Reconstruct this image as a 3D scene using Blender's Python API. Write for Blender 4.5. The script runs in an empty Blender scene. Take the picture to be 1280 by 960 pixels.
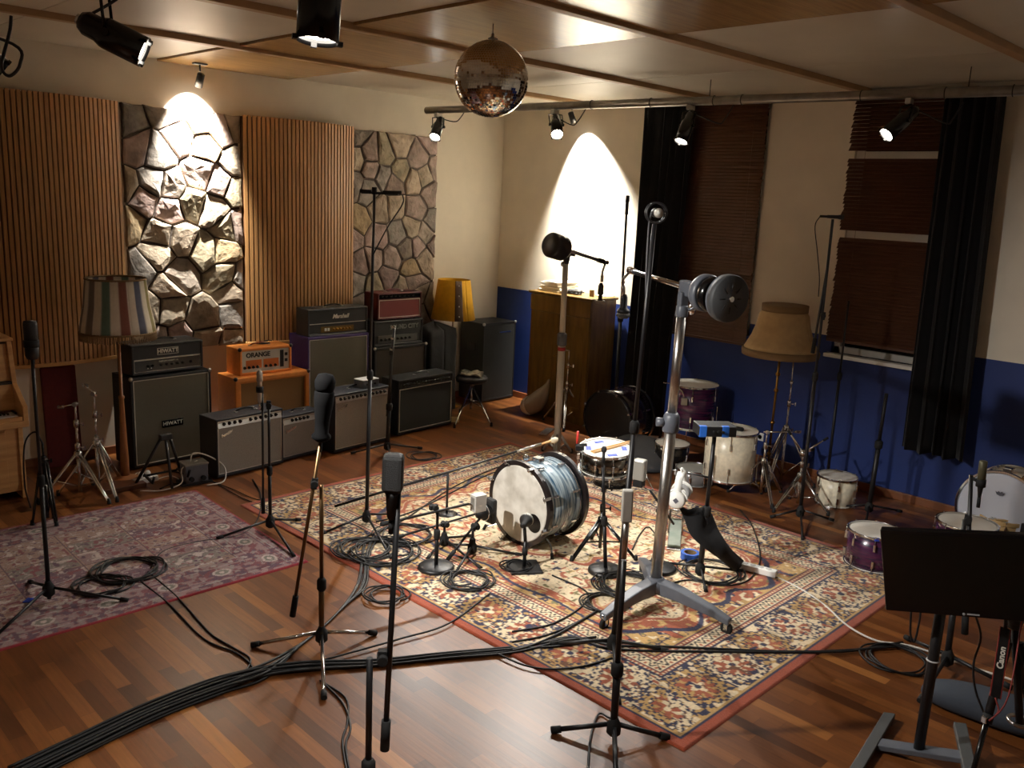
import bpy, math, random
import numpy as np
from mathutils import Vector, Matrix
random.seed(7); RNG = np.random.default_rng(11)
SC = bpy.context.scene; COL = SC.collection
PI = math.pi
V3 = Vector

# ------------------------------------------------------------------ camera (metres; window wall y=0, stone wall x=0)
CAM = V3((8.132, -7.808, 2.5)); FPX = 1090.0
RT = V3((0.700470107, 0.712269306, 0.044878320)); UP = V3((-0.179528631, 0.114995750, 0.977008418)); FW = V3((-0.690732292, 0.692422135, -0.208423819))
cam = bpy.data.cameras.new('camera'); cam.sensor_width = 36; cam.lens = 36 * FPX / 1280; cam.clip_start = .05
co = bpy.data.objects.new('camera', cam); COL.objects.link(co)
co.matrix_world = Matrix(((RT.x, UP.x, -FW.x, CAM.x), (RT.y, UP.y, -FW.y, CAM.y), (RT.z, UP.z, -FW.z, CAM.z), (0, 0, 0, 1)))
SC.camera = co
HV = V3((FW.x, FW.y, 0)).normalized(); HR = V3((HV.y, -HV.x, 0))       # horizontal view direction and its right

def ray(x, y): return FW + RT * ((x - 640) / FPX) - UP * ((y - 480) / FPX)
def fl(x, y, z=0.0):                                                   # measured point on a level plane
    d = ray(x, y); return CAM + d * ((z - CAM.z) / d.z)
def onx(x, y, X):
    d = ray(x, y); return CAM + d * ((X - CAM.x) / d.x)
def ony(x, y, Y):
    d = ray(x, y); return CAM + d * ((Y - CAM.y) / d.y)
def dep(x, y, t): return CAM + ray(x, y) * t
def up(x, y, base, dd=0.0):                                            # measured point above a standing place
    n = V3((base.x - CAM.x, base.y - CAM.y)); L = n.length; n = n / L; d = ray(x, y)
    return CAM + d * ((L + dd) / (n.x * d.x + n.y * d.y))

# ------------------------------------------------------------------ materials
def lin(c):
    return tuple(((v / 12.92) if v <= .04045 else ((v + .055) / 1.055) ** 2.4) for v in (c[0] / 255, c[1] / 255, c[2] / 255)) + (1,)
MATS = {}
def N(nt, t, **kw):
    n = nt.nodes.new(t)
    for k, v in kw.items():
        if k in n.inputs: n.inputs[k].default_value = v
        else: setattr(n, k, v)
    return n
def mat(name, c, rough=.5, metal=0., var=.0, vs=8., bump=0., bs=60., coat=0., emit=0., ec=None, spec=.5, c2=None, sheen=0., trans=0., stretch=None, attr=None, wave=None):
    if name in MATS: return MATS[name]
    m = bpy.data.materials.new(name); m.use_nodes = True; nt = m.node_tree; b = nt.nodes['Principled BSDF']
    b.inputs['Base Color'].default_value = lin(c); b.inputs['Roughness'].default_value = rough; b.inputs['Metallic'].default_value = metal
    b.inputs['Specular IOR Level'].default_value = spec; b.inputs['Coat Weight'].default_value = coat; b.inputs['Sheen Weight'].default_value = sheen
    b.inputs['Transmission Weight'].default_value = trans
    tc = N(nt, 'ShaderNodeTexCoord'); src = tc.outputs['Object']
    if stretch:
        mp = N(nt, 'ShaderNodeMapping'); mp.inputs['Scale'].default_value = stretch; nt.links.new(src, mp.inputs['Vector']); src = mp.outputs['Vector']
    if attr:
        a = N(nt, 'ShaderNodeAttribute', attribute_name=attr)
        mx = N(nt, 'ShaderNodeMix', data_type='RGBA', blend_type='MULTIPLY'); mx.inputs[0].default_value = 1
        nz = N(nt, 'ShaderNodeTexNoise', Scale=vs, Detail=4.); nt.links.new(src, nz.inputs['Vector'])
        cr = N(nt, 'ShaderNodeMapRange'); cr.inputs['From Min'].default_value = .3; cr.inputs['From Max'].default_value = .7
        cr.inputs['To Min'].default_value = 1 - var; cr.inputs['To Max'].default_value = 1 + var
        nt.links.new(nz.outputs['Fac'], cr.inputs['Value']); nt.links.new(a.outputs['Color'], mx.inputs[6]); nt.links.new(cr.outputs['Result'], mx.inputs[7])
        nt.links.new(mx.outputs[2], b.inputs['Base Color'])
    elif wave:
        w = N(nt, 'ShaderNodeTexWave', Scale=wave[0], Distortion=wave[1], Detail=3., bands_direction=wave[2]); nt.links.new(src, w.inputs['Vector'])
        mx = N(nt, 'ShaderNodeMix', data_type='RGBA'); mx.inputs[6].default_value = lin(c); mx.inputs[7].default_value = lin(c2)
        nt.links.new(w.outputs['Fac'], mx.inputs[0]); nt.links.new(mx.outputs[2], b.inputs['Base Color'])
    elif var or c2:
        nz = N(nt, 'ShaderNodeTexNoise', Scale=vs, Detail=5.); nt.links.new(src, nz.inputs['Vector'])
        mr = N(nt, 'ShaderNodeMapRange'); mr.inputs['From Min'].default_value = .35; mr.inputs['From Max'].default_value = .65
        nt.links.new(nz.outputs['Fac'], mr.inputs['Value'])
        mx = N(nt, 'ShaderNodeMix', data_type='RGBA'); l = lin(c)
        mx.inputs[6].default_value = tuple(min(1, v * (1 - var)) for v in l[:3]) + (1,)
        mx.inputs[7].default_value = lin(c2) if c2 else tuple(min(1, v * (1 + var)) for v in l[:3]) + (1,)
        nt.links.new(mr.outputs['Result'], mx.inputs[0]); nt.links.new(mx.outputs[2], b.inputs['Base Color'])
    if bump:
        n2 = N(nt, 'ShaderNodeTexNoise', Scale=bs, Detail=5.); nt.links.new(src, n2.inputs['Vector'])
        bp = N(nt, 'ShaderNodeBump', Strength=bump, Distance=.01); nt.links.new(n2.outputs['Fac'], bp.inputs['Height']); nt.links.new(bp.outputs['Normal'], b.inputs['Normal'])
    if emit:
        b.inputs['Emission Color'].default_value = lin(ec or c); b.inputs['Emission Strength'].default_value = emit
    MATS[name] = m; return m

# ------------------------------------------------------------------ mesh builder (world coordinates)
def frame_of(d):
    d = d.normalized(); a = V3((0, 0, 1)) if abs(d.z) < .9 else V3((1, 0, 0))
    u = d.cross(a).normalized(); return u, d.cross(u).normalized()
class MB:
    def __init__(s): s.v = []; s.f = []; s.sm = []; s.col = None
    def add(s, vs, fs, smooth=False):
        o = len(s.v); s.v += [tuple(p) for p in vs]; s.f += [tuple(i + o for i in f) for f in fs]; s.sm += [smooth] * len(fs); return s
    def hexa(s, P): return s.add(P, [(0, 3, 2, 1), (4, 5, 6, 7), (0, 1, 5, 4), (1, 2, 6, 5), (2, 3, 7, 6), (3, 0, 4, 7)])
    def box(s, x0, x1, y0, y1, z0, z1): return s.hexa([(x0, y0, z0), (x1, y0, z0), (x1, y1, z0), (x0, y1, z0), (x0, y0, z1), (x1, y0, z1), (x1, y1, z1), (x0, y1, z1)])
    def fbox(s, F, a0, a1, b0, b1, c0, c1):
        return s.hexa([F(a, b, c) for c in (c0, c1) for a, b in ((a0, b1), (a1, b1), (a1, b0), (a0, b0))])
    def obox(s, c, x, y, z):                                           # centre and half-axes
        return s.hexa([c + x * i + y * j + z * k for k in (-1, 1) for i, j in ((-1, -1), (1, -1), (1, 1), (-1, 1))])
    def tube(s, P, r, n=10, closed=False):
        P = [V3(p) for p in P]; m = len(P); R = r if isinstance(r, (list, tuple)) else [r] * m
        T = [((P[(i + 1) % m] if (closed or i < m - 1) else P[i]) - (P[i - 1] if (closed or i > 0) else P[i])) for i in range(m)]
        T = [t.normalized() if t.length > 1e-9 else V3((0, 0, 1)) for t in T]; u, w = frame_of(T[0]); vs = []
        for i in range(m):
            u = (u - T[i] * u.dot(T[i])); u = u.normalized() if u.length > 1e-6 else frame_of(T[i])[0]; w = T[i].cross(u)
            vs += [P[i] + (u * math.cos(2 * PI * k / n) + w * math.sin(2 * PI * k / n)) * R[i] for k in range(n)]
        fs = []
        for i in range(m if closed else m - 1):
            for k in range(n):
                a, b = i * n + k, i * n + (k + 1) % n; j = ((i + 1) % m) * n
                fs.append((a, b, j + (k + 1) % n, j + k))
        s.add(vs, fs, True)
        if not closed:
            o = len(s.v) - m * n; s.f += [tuple(o + k for k in reversed(range(n))), tuple(o + (m - 1) * n + k for k in range(n))]; s.sm += [False, False]
        return s
    def rod(s, a, b, r, r2=None, n=12): return s.tube([a, b], [r, r if r2 is None else r2], n)
    def lathe(s, o, d, prof, n=24, smooth=True, a0=0., a1=2 * PI):      # prof: (radius, distance along d)
        o = V3(o); d = V3(d).normalized(); u, w = frame_of(d); full = abs(a1 - a0 - 2 * PI) < 1e-6; k1 = n if full else n + 1; vs = []
        for r, h in prof:
            vs += [o + d * h + (u * math.cos(a0 + (a1 - a0) * k / n) + w * math.sin(a0 + (a1 - a0) * k / n)) * r for k in range(k1)]
        fs = []
        for i in range(len(prof) - 1):
            for k in range(n):
                a, b = i * k1 + k, i * k1 + (k + 1) % k1; fs.append((a, b, b + k1, a + k1))
        s.add(vs, fs, smooth); e = len(prof) - 1; oo = len(s.v) - len(vs)
        if full:
            if prof[0][0] > 1e-5: s.f.append(tuple(oo + k for k in reversed(range(n)))); s.sm.append(False)
            if prof[-1][0] > 1e-5: s.f.append(tuple(oo + e * n + k for k in range(n))); s.sm.append(False)
        return s
    def disc(s, o, d, r, t, n=28, ch=None):
        ch = min(t * .3, .004) if ch is None else ch
        return s.lathe(o, d, [(r - ch, 0), (r, ch), (r, t - ch), (r - ch, t)], n)
    def ring(s, o, d, r0, r1, t, n=32):                                # flat-sided hoop
        return s.lathe(o, d, [(r0, 0), (r1, 0), (r1, t), (r0, t), (r0, 0)], n, False)
    def torus(s, o, d, R, r, n=32, k=8):
        u, w = frame_of(V3(d)); return s.tube([V3(o) + (u * math.cos(2 * PI * i / n) + w * math.sin(2 * PI * i / n)) * R for i in range(n)], r, k, True)
    def ball(s, c, r, n=16, m=10, sx=None):
        vs = []; ax = sx or (V3((r, 0, 0)), V3((0, r, 0)), V3((0, 0, r))); c = V3(c)
        for i in range(1, m):
            t = PI * i / m
            for k in range(n): p = 2 * PI * k / n; vs.append(c + ax[0] * (math.sin(t) * math.cos(p)) + ax[1] * (math.sin(t) * math.sin(p)) + ax[2] * math.cos(t))
        vs += [c + ax[2], c - ax[2]]; T = len(vs) - 2; fs = []
        for i in range(m - 2):
            for k in range(n): fs.append((i * n + k, (i + 1) * n + k, (i + 1) * n + (k + 1) % n, i * n + (k + 1) % n))
        for k in range(n): fs += [(T, k, (k + 1) % n), (T + 1, (m - 2) * n + (k + 1) % n, (m - 2) * n + k)]
        return s.add(vs, fs, True)
    def prism(s, poly, ext):                                           # poly: 3-D points, ext: vector
        n = len(poly); vs = [V3(p) for p in poly]; vs += [p + ext for p in vs]
        return s.add(vs, [tuple(reversed(range(n))), tuple(range(n, 2 * n))] + [(i, (i + 1) % n, n + (i + 1) % n, n + i) for i in range(n)])
    def sheet(s, rows, t=0., smooth=True):                             # grid of points
        n = len(rows[0]); m = len(rows); vs = [p for r in rows for p in r]
        return s.add(vs, [(i * n + k, i * n + k + 1, (i + 1) * n + k + 1, (i + 1) * n + k) for i in range(m - 1) for k in range(n - 1)], smooth)
USED = {}
def mesh_obj(name, mb, m, loc):
    me = bpy.data.meshes.new(name); l = V3(loc); me.from_pydata([(p[0] - l.x, p[1] - l.y, p[2] - l.z) for p in mb.v], [], mb.f)
    me.polygons.foreach_set('use_smooth', mb.sm); me.materials.append(m); me.update()
    if mb.col is not None:
        a = me.color_attributes.new('tint', 'FLOAT_COLOR', 'POINT'); a.data.foreach_set('color', np.asarray(mb.col, dtype=np.float32).ravel())
    o = bpy.data.objects.new(name, me); COL.objects.link(o); return o
def fix_normals(o):
    import bmesh
    bm = bmesh.new(); bm.from_mesh(o.data); bmesh.ops.recalc_face_normals(bm, faces=bm.faces); bm.to_mesh(o.data); bm.free()
def finish(o, bev=0., sub=0, solid=0., auto=True):
    fix_normals(o)
    if solid: md = o.modifiers.new('solid', 'SOLIDIFY'); md.thickness = solid; md.offset = 0
    if sub: md = o.modifiers.new('sub', 'SUBSURF'); md.levels = md.render_levels = sub
    if bev: md = o.modifiers.new('bev', 'BEVEL'); md.width = bev; md.segments = 2; md.limit_method = 'ANGLE'; md.angle_limit = math.radians(50)
    return o
def tag(o, label=None, cat=None, group=None, kind=None):
    for k, v in (('label', label), ('category', cat), ('group', group), ('kind', kind)):
        if v: o[k] = v
    return o
def thing(name, label, cat, loc, group=None):
    o = bpy.data.objects.new(name, None); COL.objects.link(o); o.location = loc; o.empty_display_size = .1
    return tag(o, label, cat, group)
def root_of(o):
    while o.parent: o = o.parent
    return o
def part(par, name, mb, m, label=None, **kw):
    r = root_of(par); o = mesh_obj(name, mb, m, r.location); o.parent = par; finish(o, **kw)
    if label: o['label'] = label
    return o
def solo(name, label, cat, mb, m, group=None, kind=None, **kw):
    A = np.array(mb.v); lo = A.min(0); hi = A.max(0); loc = ((lo[0] + hi[0]) / 2, (lo[1] + hi[1]) / 2, lo[2])
    o = mesh_obj(name, mb, m, loc); o.location = loc; finish(o, **kw); return tag(o, label, cat, group, kind)
def struct(name, mb, m, parent=None, **kw):
    if parent: return part(parent, name, mb, m, **kw)
    o = mesh_obj(name, mb, m, (0, 0, 0)); finish(o, **kw); o['kind'] = 'structure'; return o
def text(par, name, s, o, x, y, size, m, depth=.002, shear=0., align='CENTER', bold=0.):
    c = bpy.data.curves.new(name, 'FONT'); c.body = s; c.size = size; c.extrude = depth; c.shear = shear; c.align_x = align; c.align_y = 'CENTER'; c.offset = bold
    t = bpy.data.objects.new('tmp_text', c); COL.objects.link(t); dg = bpy.context.evaluated_depsgraph_get()
    me = bpy.data.meshes.new_from_object(t.evaluated_get(dg)); bpy.data.objects.remove(t); bpy.data.curves.remove(c); me.name = name
    me.materials.clear(); me.materials.append(m); r = root_of(par); z = x.cross(y)
    o = V3(o) - V3(r.location); M = Matrix(((x.x, y.x, z.x, o.x), (x.y, y.y, z.y, o.y), (x.z, y.z, z.z, o.z), (0, 0, 0, 1))); me.transform(M)
    ob = bpy.data.objects.new(name, me); COL.objects.link(ob); ob.parent = par; return ob
class Fr:                                                              # a: along, b: towards the front, c: up
    def __init__(s, o, sx, n=None): s.o = V3(o); s.s = V3(sx).normalized(); s.n = n or V3((s.s.y, -s.s.x, 0)); s.z = V3((0, 0, 1))
    def __call__(s, a, b, c): return s.o + s.s * a + s.n * b + s.z * c
def smooth_path(P, k=6):
    P = [V3(p) for p in P]; Q = []
    for i in range(len(P) - 1):
        a = P[i - 1] if i else P[0] * 2 - P[1]; b = P[i]; c = P[i + 1]; d = P[i + 2] if i + 2 < len(P) else c * 2 - b
        for j in range(k):
            t = j / k; Q.append(.5 * ((2 * b) + (c - a) * t + (2 * a - 5 * b + 4 * c - d) * t * t + (3 * b - a - 3 * c + d) * t ** 3))
    return Q + [P[-1]]
# ================================================================== materials used in many places
M_black = mat('black_metal', (22, 22, 24), .42, var=.2, vs=30)
M_blackgloss = mat('black_gloss', (12, 12, 13), .18)
M_rub = mat('black_rubber', (18, 18, 18), .8)
M_chrome = mat('chrome', (215, 215, 215), .14, 1.)
M_steel = mat('brushed_steel', (190, 188, 184), .3, 1., var=.06, vs=40)
M_grey = mat('grey_enamel', (92, 96, 104), .4, var=.08, vs=20)
M_white = mat('white_plastic', (235, 235, 230), .4)
M_vinyl = mat('black_vinyl', (24, 24, 26), .5, bump=.25, bs=260, var=.15, vs=40)
M_cable = mat('cable_rubber', (14, 14, 16), .55)
M_gold = mat('brass', (150, 110, 50), .3, 1.)
# ================================================================== room shell
X1, Y0, ZC = 9.9, -9.9, 3.585
M_cream = mat('cream_plaster', (226, 217, 200), .75, var=.04, vs=3, bump=.08, bs=90)
M_blue = mat('blue_paint', (18, 46, 112), .6, var=.06, vs=4, bump=.06, bs=90)
def floor_mat():
    m = bpy.data.materials.new('strip_parquet'); m.use_nodes = True; nt = m.node_tree; b = nt.nodes['Principled BSDF']; L = nt.links.new
    tc = N(nt, 'ShaderNodeTexCoord'); sp = N(nt, 'ShaderNodeSeparateXYZ'); L(tc.outputs['Object'], sp.inputs[0])
    def math_(op, a, bb=None):
        n = N(nt, 'ShaderNodeMath', operation=op)
        for i, q in enumerate((a, bb)):
            if q is None: continue
            if isinstance(q, (int, float)): n.inputs[i].default_value = q
            else: L(q, n.inputs[i])
        return n.outputs[0]
    yr = math_('DIVIDE', sp.outputs['Y'], .074); row = math_('FLOOR', yr)
    w1 = N(nt, 'ShaderNodeTexWhiteNoise', noise_dimensions='1D'); L(row, w1.inputs['W'])
    xs = math_('ADD', math_('DIVIDE', sp.outputs['X'], .60), math_('MULTIPLY', w1.outputs['Value'], 7.)); pk = math_('FLOOR', xs)
    cb = N(nt, 'ShaderNodeCombineXYZ'); L(row, cb.inputs[0]); L(pk, cb.inputs[1])
    w2 = N(nt, 'ShaderNodeTexWhiteNoise', noise_dimensions='2D'); L(cb.outputs[0], w2.inputs['Vector'])
    cr = N(nt, 'ShaderNodeValToRGB'); el = cr.color_ramp.elements
    el[0].position = 0; el[0].color = lin((74, 40, 18)); el[1].position = 1; el[1].color = lin((160, 104, 52))
    for p, c in ((.15, (98, 55, 25)), (.5, (112, 65, 30)), (.82, (124, 74, 35)), (.94, (136, 84, 42))): e = el.new(p); e.color = lin(c)
    L(w2.outputs['Value'], cr.inputs[0])
    mp = N(nt, 'ShaderNodeMapping'); mp.inputs['Scale'].default_value = (2.2, 34, 1); L(tc.outputs['Object'], mp.inputs[0])
    nz = N(nt, 'ShaderNodeTexNoise', Scale=1.6, Detail=6., Roughness=.6); L(mp.outputs[0], nz.inputs['Vector']); L(w2.outputs['Value'], nz.inputs['W']) if 'W' in nz.inputs and nz.inputs['W'].enabled else None
    mr = N(nt, 'ShaderNodeMapRange'); mr.inputs['From Min'].default_value = .3; mr.inputs['From Max'].default_value = .7; mr.inputs['To Min'].default_value = .78; mr.inputs['To Max'].default_value = 1.18
    L(nz.outputs['Fac'], mr.inputs[0])
    mx = N(nt, 'ShaderNodeMix', data_type='RGBA', blend_type='MULTIPLY'); mx.inputs[0].default_value = 1; L(cr.outputs[0], mx.inputs[6]); L(mr.outputs[0], mx.inputs[7])
    # seams between boards
    fy = math_('FRACT', yr); fx = math_('FRACT', xs)
    ey = math_('MINIMUM', fy, math_('SUBTRACT', 1., fy)); ex = math_('MULTIPLY', math_('MINIMUM', fx, math_('SUBTRACT', 1., fx)), 8.1)
    se = math_('LESS_THAN', math_('MINIMUM', ey, ex), .012)
    m2 = N(nt, 'ShaderNodeMix', data_type='RGBA'); L(math_('MULTIPLY', se, .55), m2.inputs[0]); L(mx.outputs[2], m2.inputs[6]); m2.inputs[7].default_value = lin((40, 20, 10))
    L(m2.outputs[2], b.inputs['Base Color'])
    n3 = N(nt, 'ShaderNodeTexNoise', Scale=1.2, Detail=1.); L(tc.outputs['Object'], n3.inputs['Vector'])
    r3 = N(nt, 'ShaderNodeMapRange'); r3.inputs['To Min'].default_value = .33; r3.inputs['To Max'].default_value = .40; L(n3.outputs['Fac'], r3.inputs[0]); L(r3.outputs[0], b.inputs['Roughness'])
    bp = N(nt, 'ShaderNodeBump', Strength=.12, Distance=.004); L(nz.outputs['Fac'], bp.inputs['Height']); L(bp.outputs[0], b.inputs['Normal'])
    return m
struct('floor', MB().box(-.2, X1 + .2, Y0 - .2, .2, -.1, 0), floor_mat())
# left (stone) wall, near wall, far side wall
struct('wall_left', MB().box(-.2, 0, Y0, .2, 0, ZC + .25), M_cream)
struct('wall_near', MB().box(-.2, X1 + .2, Y0 - .2, Y0, 0, ZC + .25), M_cream)
struct('wall_right', MB().box(X1, X1 + .2, Y0, .2, 0, ZC + .25), M_cream)
ZB = 1.378                                                              # top of the blue paint
W1 = (2.77, 3.665, 1.25, 3.5); W2 = (4.53, 5.55, 1.225, 3.5)            # window openings x0, x1, z0, z1
def wall_rects(z0, z1):
    mb = MB(); xs = sorted({0, X1, W1[0], W1[1], W2[0], W2[1]}); zs = sorted({z0, z1} | {z for z in (W1[2], W1[3], W2[2], W2[3]) if z0 < z < z1})
    for i in range(len(xs) - 1):
        for j in range(len(zs) - 1):
            cx = (xs[i] + xs[i + 1]) / 2; cz = (zs[j] + zs[j + 1]) / 2
            if any(w[0] < cx < w[1] and w[2] < cz < w[3] for w in (W1, W2)): continue
            mb.box(xs[i], xs[i + 1], 0, .28, zs[j], zs[j + 1])
    return mb
struct('wall_back', wall_rects(ZB, ZC + .25), M_cream)
struct('wall_back_dado', wall_rects(0, ZB), M_blue)
M_base = mat('baseboard_wood', (120, 70, 38), .45, var=.15, vs=6)
struct('baseboard_back', MB().box(0, X1, -.022, .0, 0, .075), M_base, bev=.004)
struct('baseboard_left', MB().box(0, .02, Y0, -.03, 0, .075), M_base, bev=.004)
# windows: dark panes in painted frames behind the blinds
M_glass = mat('night_window_glass', (6, 7, 9), .05, spec=.6)
M_wframe = mat('window_frame_paint', (225, 222, 212), .5)
for i, w in enumerate((W1, W2)):
    r = bpy.data.objects.new('window_%d' % (i + 1), None); COL.objects.link(r); r['kind'] = 'structure'; r.location = ((w[0] + w[1]) / 2, .2, w[2])
    mb = MB(); x0, x1, z0, z1 = w; t = .06
    for a in ((x0, x0 + t, z0, z1), (x1 - t, x1, z0, z1), (x0, x1, z0, z0 + t), (x0, x1, z1 - t, z1)): mb.box(a[0], a[1], .05, .11, a[2], a[3])
    if i: 
        for z in (ony(1120, 297, .04).z, ony(1125, 195, .04).z): mb.box(x0, x1, .035, .1, z - .04, z + .04)
    part(r, 'window_frame', mb, M_wframe, bev=.005)
    part(r, 'window_pane', MB().box(x0 + .02, x1 - .02, .085, .095, z0 + .02, z1 - .02), M_glass)
    part(r, 'window_sill', MB().box(x0 - .03, x1 + .03, -.09 if i else -.03, .15, z0 - .035, z0), mat('sill_white', (240, 240, 236), .5) if i else M_blue, bev=.006)
# wooden blinds
M_blind = mat('blind_wood', (84, 50, 32), .45, var=.25, vs=5, stretch=(1, 8, 30))
def blind(label, x0, x1, z0, z1, gaps, y=-.045, tilt=1.12):
    r = thing('venetian_blind', label, 'blind', ((x0 + x1) / 2, y, z0)); mb = MB(); n = int((z1 - z0) / .033)
    for k in range(n):
        z = z1 - .05 - k * .033
        if z < z0 + .02: break
        if any(g0 < z < g1 for g0, g1 in gaps): continue
        jx = random.uniform(-.009, .009)
        mb.obox(V3(((x0 + x1) / 2 + jx, y, z)), V3(((x1 - x0) / 2, 0, 0)), V3((0, .0195 * math.cos(tilt), .0195 * math.sin(tilt))), V3((0, -.0012, .0012)))
    part(r, 'slats', mb, M_blind)
    part(r, 'head_rail', MB().box(x0, x1, y - .03, y + .03, z1 - .04, z1), M_blind, bev=.004)
    part(r, 'bottom_rail', MB().box(x0, x1, y - .018, y + .018, z0, z0 + .025), M_blind, bev=.004)
    c = MB()
    for f in (.15, .85): c.rod(V3((x0 + (x1 - x0) * f, y - .02, z0 + .02)), V3((x0 + (x1 - x0) * f, y - .02, z1 - .03)), .0015, n=6)
    part(r, 'ladder_cord', c, M_blind)
blind('brown wooden blind on the narrower window, hanging below the sill', 2.775, 3.66, 1.155, 3.54, [])
g1 = ony(1125, 195, -.045).z; g2 = ony(1120, 297, -.045).z
blind('brown wooden blind with two open gaps above the white window sill', 4.5, 5.52, 1.335, 3.54, [(g1 - .03, g1 + .03), (g2 - .03, g2 + .03)], tilt=.9)
# curtains
M_vel = mat('black_velvet', (13, 13, 16), .95, sheen=.03, var=.2, vs=6)
def curtain(label, x0b, x1b, x0t, x1t, z0, z1, y, n):
    rows = []; K = 90
    for j in range(25):
        t = j / 24; z = z1 + (z0 - z1) * t; a = x0t + (x0b - x0t) * t; b = x1t + (x1b - x1t) * t; row = []
        for k in range(K + 1):
            u = k / K; ph = u * n * 2 * PI + .6 * math.sin(3 * u * PI + t)
            row.append(V3((a + (b - a) * u + .012 * math.sin(ph * 2), y + (.045 + .02 * t) * math.sin(ph) + .015 * math.sin(ph * .37 + 2 * t), z + (.012 * math.sin(ph * .5) if j == 24 else 0))))
        rows.append(row)
    return solo('curtain', label, 'curtain', MB().sheet(rows), M_vel, group=None, solid=.006)
curtain('long black velvet curtain beside the wooden cabinet', 2.24, 2.86, 2.28, 2.9, .03, 3.5, -.16, 6)
curtain('black velvet curtain ending above the skirting board', 5.33, 5.87, 5.30, 5.76, .52, 3.5, -.17, 5)
# ================================================================== ceiling: base, panels between battens
M_ceil = mat('ceiling_plaster', (196, 188, 172), .7, var=.05, vs=2)
M_fab = mat('white_ceiling_panel', (202, 194, 178), .42, var=.04, vs=2.5, bump=.05, bs=3)
M_ply = mat('ply_ceiling_panel', (160, 126, 78), .27, var=.12, vs=3, stretch=(14, 1, 1))
M_bat = mat('batten_wood', (166, 134, 96), .5, var=.1, vs=4)
struct('ceiling', MB().box(-.2, X1 + .2, Y0 - .2, .2, ZC, ZC + .25), M_ceil)
bx = [1.49, 3.02, 4.58, 6.16, 7.74, 9.32]
k = 0
for x in bx:
    k += 1; struct('trim_%d' % k, MB().box(x - .035, x + .035, Y0, 0, ZC - .055, ZC), M_bat, bev=.004)
ys = [0, -1.38, -3.02, -4.34, -5.75, -7.15, -8.55, -9.9]; xs = [0] + bx + [X1]
for i in range(len(xs) - 1):
    for j in range(len(ys) - 1):
        x0 = xs[i] + (.037 if i else .0); x1 = xs[i + 1] - .037; y1 = ys[j] - .004; y0 = ys[j + 1] + .004; wood = j in (2,) or (j == 1 and i == 99)
        mb = MB(); G = 8
        if wood: mb.box(x0, x1, y0, y1, ZC - .03, ZC - .004)
        else:
            rows = []
            for a in range(G + 1):
                row = []
                for b in range(G + 1):
                    u = a / G; v = b / G; h = 16 * u * (1 - u) * v * (1 - v)
                    row.append(V3((x0 + (x1 - x0) * u, y0 + (y1 - y0) * v, ZC - .012 - .022 * h)))
                rows.append(row)
            mb.sheet(rows)
            edge = [(0, b) for b in range(G + 1)]
            P = [rows[0][0], rows[G][0], rows[G][G], rows[0][G]]; Q = [V3((p.x, p.y, ZC - .001)) for p in P]
            mb.add(P + Q, [(0, 1, 5, 4), (1, 2, 6, 5), (2, 3, 7, 6), (3, 0, 4, 7), (4, 5, 6, 7)])
        k += 1; struct('trim_%d' % k, mb, M_ply if wood else M_fab)
# ================================================================== slatted diffusers and stone facings on the left wall
M_slat = mat('slat_wood', (172, 128, 80), .5, var=.16, vs=2.5, stretch=(40, 40, 1))
M_slatb = mat('slat_backing', (96, 64, 36), .8)
M_rail = mat('slat_rail_wood', (205, 160, 100), .45, var=.08, vs=3)
def diffuser(label, y0, y1, z0, z1, n, base, bulge):
    r = thing('slatted_sound_diffuser', label, 'acoustic panel', (0, (y0 + y1) / 2, z0)); mb = MB()
    px = lambda u: base + bulge * (1 - (2 * u - 1) ** 2)
    for k in range(n):
        u = (k + .5) / n; x = px(u); dx = -4 * bulge * (2 * u - 1) / (y1 - y0); t = V3((dx, 1, 0)).normalized(); nn = V3((t.y, -t.x, 0))
        w = (y1 - y0) / n * .37
        mb.obox(V3((x, y0 + (y1 - y0) * u, (z0 + z1) / 2)) + nn * .012, t * w, nn * .014, V3((0, 0, (z1 - z0) / 2)))
    part(r, 'slats', mb, M_slat)
    b = MB(); K = 24; P = [V3((0.002, y0, z0 + .01))] + [V3((px(i / K), y0 + (y1 - y0) * i / K, z0 + .01)) for i in range(K + 1)] + [V3((0.002, y1, z0 + .01))]
    b.prism(P, V3((0, 0, z1 - z0 - .02))); part(r, 'curved_backing', b, M_slatb)
    c = MB(); P = [V3((0.002, y0, z0 - .03))] + [V3((px(i / K) + .035, y0 + (y1 - y0) * i / K, z0 - .03)) for i in range(K + 1)] + [V3((0.002, y1, z0 - .03))]
    c.prism(P, V3((0, 0, .032))); part(r, 'bottom_rail', c, M_rail, bev=.004)
diffuser('convex panel of wooden slats beside the piano, behind the striped lamp', -6.08, -4.735, .95, 3.165, 34, .06, .14)
diffuser('convex panel of wooden slats between the two stone facings', -3.55, -2.28, .95, 3.165, 30, .045, .11)
def clip(poly, a, b):                                                  # keep points nearer a than b
    m = (a + b) / 2; n = b - a; out = []
    for i in range(len(poly)):
        p, q = poly[i], poly[(i + 1) % len(poly)]; dp = (p - m).dot(n); dq = (q - m).dot(n)
        if dp <= 0: out.append(p)
        if dp * dq < 0: out.append(p + (q - p) * (dp / (dp - dq)))
    return out
M_stone = mat('split_stone', (128, 112, 98), .8, attr='tint', var=.4, vs=9, bump=.7, bs=26, spec=.12)
M_mort = mat('dark_mortar', (58, 48, 40), .9, bump=.5, bs=60)
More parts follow.
